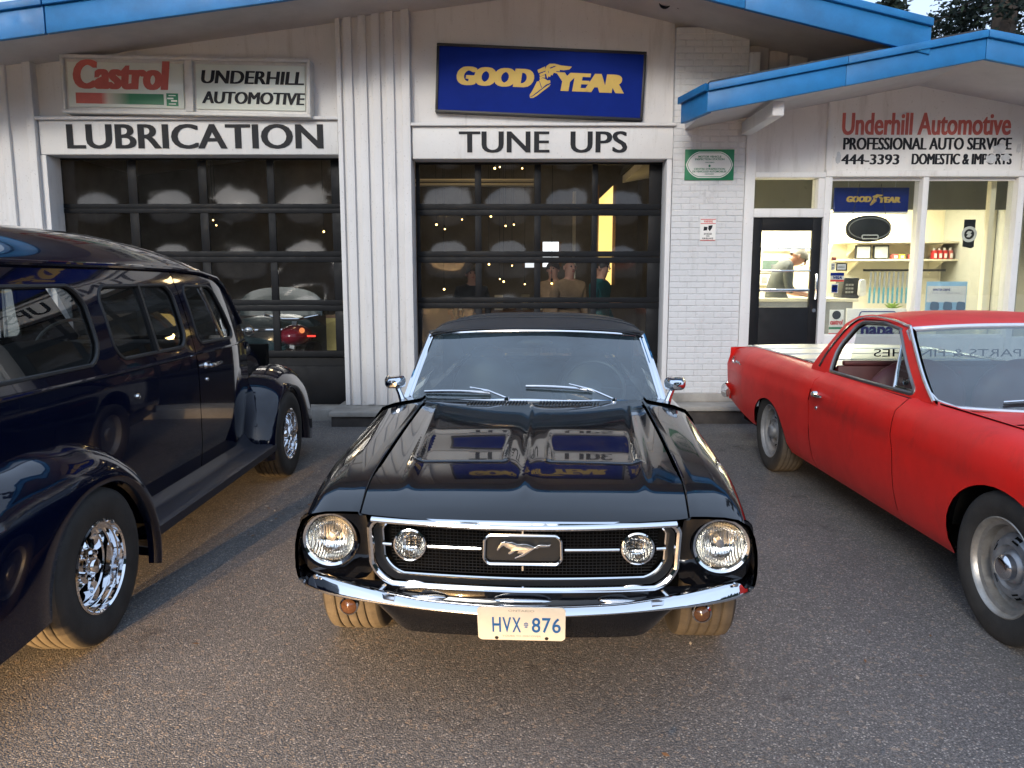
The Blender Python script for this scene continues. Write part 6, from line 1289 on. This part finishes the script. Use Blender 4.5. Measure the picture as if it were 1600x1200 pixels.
# ------------------------------------------------------------------ people
def person(name, label, loc, rz, J, rad, zones, hair=None, group=None, hands=True):
    """J: joint -> point (local), skinned as one body; zones: list of (material, joints)"""
    t = thing(name, label, 'person', loc, rz, group=group, world=False)
    bones = [('pelvis', 'waist'), ('waist', 'chest'), ('chest', 'neck'), ('neck', 'chin'), ('chin', 'head'), ('head', 'crown')]
    for s in 'LR': bones += [('chest', 'sh' + s), ('sh' + s, 'el' + s), ('el' + s, 'wr' + s), ('wr' + s, 'ha' + s), ('pelvis', 'hip' + s), ('hip' + s, 'kn' + s), ('kn' + s, 'an' + s), ('an' + s, 'to' + s)]
    names = list(J); me = bpy.data.meshes.new('body'); me.from_pydata([J[n] for n in names], [(names.index(a), names.index(b)) for a, b in bones], [])
    o = bpy.data.objects.new('body', me); COL.objects.link(o)
    o.modifiers.new('s', 'SKIN'); sk = me.skin_vertices[0].data
    for i, n_ in enumerate(names):
        r = rad[n_.rstrip('LR') if n_[-1] in 'LR' else n_]; sk[i].radius = r if hasattr(r, '__len__') else (r, r); sk[i].use_root = n_ == 'pelvis'
    su = o.modifiers.new('u', 'SUBSURF'); su.levels = 2; su.render_levels = 2
    dg = bpy.context.evaluated_depsgraph_get(); ev = bpy.data.meshes.new_from_object(o.evaluated_get(dg)); bpy.data.objects.remove(o)
    ev.name = 'body'; mats = [z[0] for z in zones]; anchor = [(i, Vector(J[n_])) for i, z in enumerate(zones) for n_ in z[1]]
    segs = []
    for a, b in bones:
        za = next(i for i, z in enumerate(zones) if b in z[1]); segs.append((za, Vector(J[a]), Vector(J[b]), max(rad[(b.rstrip('LR') if b[-1] in 'LR' else b)]) if hasattr(rad[(b.rstrip('LR') if b[-1] in 'LR' else b)], '__len__') else rad[(b.rstrip('LR') if b[-1] in 'LR' else b)]))
    for mt in mats: ev.materials.append(mt)
    for p in ev.polygons:
        c = p.center; best = None
        for za, a, b, r in segs:
            d = b - a; k = max(0, min(1, (c - a).dot(d) / max(d.length_squared, 1e-9))); q = (a + d * k - c).length / r
            if best is None or q < best[0]: best = (q, za)
        p.material_index = best[1]; p.use_smooth = True
    part('body', ev, None, t)
    if hands:
        m = MB()
        for s in 'LR':
            wv = (Vector(J['ha' + s]) - Vector(J['el' + s])).normalized(); sd_ = wv.cross(Vector((0, 0, 1))).normalized(); up = sd_.cross(wv)
            for k, l in ((-1.5, .075), (-.5, .085), (.5, .08), (1.5, .062)):
                b_ = Vector(J['ha' + s]) + sd_ * (k * .018); m.tube([b_ - wv * .02, b_ + wv * l * .5 - up * .004, b_ + wv * l - up * .025], [.010, .009, .006], 6)
            b_ = Vector(J['ha' + s]) - wv * .04; m.tube([b_, b_ - sd_ * .035 + wv * .03, b_ - sd_ * .04 + wv * .065], [.012, .010, .007], 6)
        m.build('finger', M['skin'], t)
    # face: nose, ears, eyes, mouth
    hd = Vector(J['head']); fw = Vector(J['chin']) - Vector(J['neck']); fw = Vector(J['face']) if 'face' in J else Vector((0, -1, 0)); return t, hd
RAD = dict(pelvis=(.15, .11), waist=(.145, .105), chest=(.17, .115), neck=.058, chin=(.065, .075), head=(.078, .098), crown=(.06, .075), sh=.075, el=.052, wr=.034, ha=(.035, .02), hip=.095, kn=.062, an=.045, to=.04)
def stand(lean=0, arms=None, h=1.72):
    k = h / 1.72
    J = dict(pelvis=(0, 0, .93), waist=(0, 0, 1.08), chest=(0, 0, 1.31), neck=(0, -.01, 1.46), chin=(0, -.025, 1.53), head=(0, -.03, 1.61), crown=(0, -.02, 1.68))
    for s, g_ in (('L', 1), ('R', -1)):
        J.update({'sh' + s: (g_ * .19, 0, 1.38), 'el' + s: (g_ * .24, .02, 1.11), 'wr' + s: (g_ * .22, -.1, .9), 'ha' + s: (g_ * .21, -.13, .83), 'hip' + s: (g_ * .09, 0, .88), 'kn' + s: (g_ * .10, -.01, .48), 'an' + s: (g_ * .10, .02, .08), 'to' + s: (g_ * .11, -.14, .04)})
    if arms: J.update(arms)
    return {a: tuple(x * k for x in b) for a, b in J.items()}
def head_bits(t, J, fwd, hair, beanie=None, bald=False):
    hd = Vector(J['head']); fwd = Vector(fwd).normalized(); up = (Vector(J['crown']) - Vector(J['chin'])).normalized(); side = fwd.cross(up).normalized()
    m = MB(); c = hd + fwd * .088 - up * .005; m.tube([c + up * .03, c + fwd * .018 - up * .01, c - up * .014 + fwd * .004], [.008, .013, .010], 8); m.build('nose', M['skin'], t)
    for s in (-1, 1):
        m = MB(); m.ball(hd + side * (s * .082) - up * .005 - fwd * .005, (.016, .022, .03), 10, 8); m.build('ear', M['skin'], t)
        m = MB(); m.ball(hd + side * (s * .03) + fwd * .082 + up * .018, .011, 8, 6); m.build('eye', M['letter'], t)
    m = MB(); m.ball(hd + fwd * .085 - up * .045, (.022, .008, .006), 10, 6); m.build('mouth', M['red_print'], t)
    if not bald:
        m = MB(); rows = []; rs_ = random.Random(5)
        for i in range(9):
            p = math.pi * .56 * i / 8; rw = []
            for k in range(22):
                q = 2 * math.pi * k / 22; f_ = math.cos(q); pp = p * (1 - .30 * max(0, f_) ** 2); r_ = 1 + rs_.uniform(-.05, .06)
                rw.append(hd + up * (.012 + .112 * math.cos(pp) * r_) + fwd * (-.008 + .112 * math.sin(pp) * f_ * r_) + side * (.094 * math.sin(pp) * math.sin(q) * r_))
            rows.append(rw)
        m.grid(rows, closed=True); m.build('hair', hair, t)
    if beanie: m = MB(); rows = [[hd + up * (.03 + .105 * math.cos(p)) + fwd * (.108 * math.sin(p) * math.cos(q)) + side * (.1 * math.sin(p) * math.sin(q)) for q in [2 * math.pi * k / 20 for k in range(20)]] for p in np.linspace(0, 1.7, 8)]; m.grid(rows, closed=True); m.build('beanie', beanie, t)
ALLJ = lambda *a: a
def zones(top, sleeve_long, legs, shoes=None):
    arms_s = ['elL', 'elR', 'wrL', 'wrR'] if sleeve_long else ['elL', 'elR']; sk = ['chin', 'head', 'crown', 'haL', 'haR', 'neck'] + ([] if sleeve_long else ['wrL', 'wrR'])
    return [(top, ['waist', 'chest', 'shL', 'shR'] + arms_s), (M['skin'], sk), (legs, ['pelvis', 'hipL', 'hipR', 'knL', 'knR', 'anL', 'anR']), (shoes or M['black'], ['toL', 'toR'])]
# the man bent over the counter in the office, seen from behind, head to the right
J = stand(arms={'pelvis': (-.10, 0, .93), 'waist': (-.08, 0, 1.08), 'chest': (-.03, -.02, 1.31), 'neck': (.08, -.04, 1.42), 'chin': (.135, -.06, 1.425), 'head': (.18, -.06, 1.46), 'crown': (.215, -.055, 1.515),
                'shL': (.02, -.19, 1.34), 'elL': (.01, -.25, 1.10), 'wrL': (.21, -.24, 1.035), 'haL': (.29, -.22, 1.03), 'shR': (.0, .16, 1.34), 'elR': (.08, .2, 1.10), 'wrR': (.26, .14, 1.035), 'haR': (.34, .12, 1.03)})
a = at(1230, 430, 10.0)
OM = (at(1220, 430, 9.9)[0], 9.9, .30); kz = (at(1236, 409, 9.9)[1] - .3) / 1.42
t, hd = person('person', 'person with grey hair in dark shirt leaning over the counter behind the office door', OM, 0, J, RAD, zones(M['cloth_grey'], False, M['cloth_dark']))
head_bits(t, J, (.75, -.25, -.6), M['hairg']); t.scale = (kz, kz, kz)
t = thing('desk', 'pale desk the grey haired person leans on, behind the office door', 'desk', (3.2, 9.9, .3)); zd = .3 + 1.0 * kz
m = MB(); m.box(2.70, OM[0] + .75, 9.55, 9.72, zd - .05, zd - .008); m.box(OM[0] + .09, OM[0] + .75, 9.722, 10.3, zd - .05, zd - .008); m.build('top', M['cream'], t, bevel=.004)
m = MB(); m.box(2.72, OM[0] + .72, 9.57, 9.70, .3, zd - .052); m.build('body', M['grey'], t)
# the group inside the right bay
for i, (px, py, Y, hgt, top, rz, lab, kw) in enumerate(((737, 428, 10.8, 1.75, 'cloth_dark', 10, 'person in black jacket with short dark hair inside the right garage bay', {}), (889, 418, 10.3, 1.78, 'cloth_tan', 25, 'bald person in a tan jacket inside the right garage bay', {'bald': True}), (865, 421, 11.0, 1.72, 'cloth_tan', -20, 'person in brown top half hidden behind the bald person in the garage', {}), (938, 418, 10.2, 1.74, 'cloth_teal', 60, 'person with dark hair in a teal jacket near the yellow garage doorway', {}))):
    x, z = at(px, py, Y); sc = (z - .1) / 1.61; J = stand(arms={'elR': (-.25, -.02, 1.12), 'wrR': (-.14, -.2, 1.14), 'haR': (-.10, -.25, 1.17)} if i in (1, 3) else None)
    t, hd = person('person', lab, (x, Y, .1), R(rz), J, RAD, zones(M[top], True, M['cloth_dark'])); head_bits(t, J, (0, -1, -.05), M['haird'], bald=kw.get('bald', False)); t.scale = (sc, sc, sc)

# ------------------------------------------------------------------ conifers behind the building
leafm = []
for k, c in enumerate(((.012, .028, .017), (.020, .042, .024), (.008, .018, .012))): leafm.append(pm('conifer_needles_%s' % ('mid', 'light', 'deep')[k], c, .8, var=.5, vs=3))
barkm = pm('conifer_bark', (.06, .045, .035), .9, var=.4, vs=8, bump=.5)
def conifer(label, x, y, h, r, seed, n=34000, group='conifers behind the building', base=.12):
    rn = random.Random(seed); t = thing('conifer_tree', label, 'tree', (x, y, 0), group=group)
    m = MB(); m.tube([(x, y, 0), (x + .1, y, h * .5), (x, y + .05, h * .97)], [h * .022, h * .014, .03], 8); m.build('trunk', barkm, t)
    m = MB(); cl = MB()
    nb = 64
    for b in range(nb):
        f = base + (1 - base) * ((b + rn.random()) / nb); z0 = h * f; L = r * (1 - f) ** .75 * rn.uniform(.6, 1.1) + .25; q = rn.uniform(0, 6.283); d = Vector((math.cos(q), math.sin(q), rn.uniform(-.25, .15))); P0 = Vector((x, y, z0)); tip = P0 + d * L + Vector((0, 0, -.12 * L))
        m.tube([P0, P0 + d * L * .5, tip], [.05, .03, .01], 4)
        for k in range(n // nb):
            s = rn.random() ** .7; p = P0 + (tip - P0) * s + Vector((rn.gauss(0, .13 + .09 * L), rn.gauss(0, .13 + .09 * L), rn.gauss(-.1, .18))); w = rn.uniform(.07, .15); a_ = Vector((rn.gauss(0, 1), rn.gauss(0, 1), rn.gauss(0, .5))).normalized(); bb = a_.orthogonal().normalized(); bb.rotate(Quaternion(a_, rn.uniform(0, 6.28)))
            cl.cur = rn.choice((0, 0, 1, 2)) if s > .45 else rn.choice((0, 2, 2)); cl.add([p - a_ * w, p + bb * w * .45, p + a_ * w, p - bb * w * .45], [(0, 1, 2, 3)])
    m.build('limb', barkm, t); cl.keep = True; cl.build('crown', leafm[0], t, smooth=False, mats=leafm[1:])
conifer('tall dark conifer behind the office roof, at the upper right edge', 21.0, 28.5, 24, 6.6, 3); conifer('dark conifer behind the office roof peak, left of the tall one', 16.0, 26.5, 24.0, 5.6, 9); conifer('dark conifer mostly hidden behind the right tip of the garage roof', 11.6, 25, 9.9, 2.1, 21)
conifer('dark conifer far right behind the office roof', 28.5, 32, 22, 6.2, 5)
# far-off wood beyond the lot, behind the camera: it is what the panes and paint reflect
rn = random.Random(11); m = MB(); m.keep = True
for k in range(120):
    x = -110 + 220 * k / 120 + rn.uniform(-1, 1); y = -66 - rn.uniform(0, 10) + abs(x) * .25; h = rn.uniform(14.5, 16.5) * (1.0 + .08 * math.sin(x * .11)); w = rn.uniform(2.4, 3.6)
    m.ball((x, y, h * .46), (w * .95, w * .9, h * .53), 14, 10)
    for q in range(110):
        f = rn.random(); a_ = rn.uniform(0, 6.283); rr = w * math.sin(math.pi * (.12 + .86 * f)) ** .7 * rn.uniform(.75, 1.08); p = Vector((x + rr * math.cos(a_), y + rr * math.sin(a_), h * f)); s = rn.uniform(.18, .42); u_ = Vector((rn.gauss(0, 1), rn.gauss(0, 1), rn.gauss(0, 1))).normalized(); v_ = u_.orthogonal().normalized()
        m.add([p - u_ * s, p + v_ * s * .8, p + u_ * s, p - v_ * s * .8], [(0, 1, 2, 3)])
tag(m.build('far_wood', leafm[0], None, smooth=False), kind='stuff')

# ------------------------------------------------------------------ low warm headlamp beam of a car parked across the lot (its light rakes the ground and tyres)
def spot(name, loc, aim, energy, size, blend, col, r):
    l = bpy.data.lights.new(name, 'SPOT'); l.energy = energy; l.spot_size = R(size); l.spot_blend = blend; l.color = col; l.shadow_soft_size = r
    o = bpy.data.objects.new(name, l); COL.objects.link(o); o.location = loc; o.rotation_euler = (Vector(aim) - Vector(loc)).to_track_quat('-Z', 'Y').to_euler(); return o
HEAD_E = 21000
for hx0 in (-5.2, -3.8):
    a_ = R(13); dn = R(30.6); loc = Vector((hx0, -9.5, .85))
    spot('headlamp_beam', loc, loc + Vector((math.sin(a_) * math.cos(dn), math.cos(a_) * math.cos(dn), -math.sin(dn))), HEAD_E, 60, .22, (1, .60, .25), .08)

# ------------------------------------------------------------------ small things
x, z = at(1050, 3, 8.3); t = thing('floodlight', 'small dark twin floodlight fixed under the eave above the brick pier', 'lamp', (x, 8.3, z))
for dx in (-.07, .08):
    m = MB(); m.lathe([(0, -.10), (.03, -.09), (.045, -.03), (.06, .03), (.055, .035), (.045, .0), (0, -.02)], (x + dx, 8.3, z), (dx * 2, -.8, -.6), 16); m.build('lamp_head', M['black'], t)
m = MB(); m.beam((x - .09, 8.36, z + .05), (x + .09, 8.36, z + .05), .04, .03); m.build('bracket', M['black'], t)
q = MB(); q.text('46', (at(1090, 318, D)[0], D - .0128, at(1090, 318, D)[1]), X, Z, .20, .15, fat=.004, ext=.0008); q.build('old_number', M['mortar'], bp, smooth=False)
rn = random.Random(4); m = MB(); lc = 0
for k in range(420):
    if k < 260: x, y = rn.uniform(-1.75, -.85) + rn.gauss(0, .12), rn.uniform(4.5, 8.1)
    else: x, y = rn.uniform(-4, 6), rn.uniform(1.8, 8.0)
    s = rn.uniform(.006, .017); a = rn.uniform(0, 6.28); u = Vector((math.cos(a), math.sin(a), rn.uniform(-.25, .25))); v = Vector((-math.sin(a), math.cos(a), rn.uniform(-.2, .3))); p = Vector((x, y, .006 + s * .3)); m.cur = rn.choice((0, 0, 1))
    m.add([p - u * s, p - v * s * .5, p + u * s * 1.2, p + v * s * .5], [(0, 1, 2), (0, 2, 3)])
tag(m.build('leaf_litter', pm('dry_leaf_brown', (.16, .085, .04), .8, var=.4), None, smooth=False, mats=[pm('pale_grit', (.34, .31, .27), .8)]), kind='stuff')
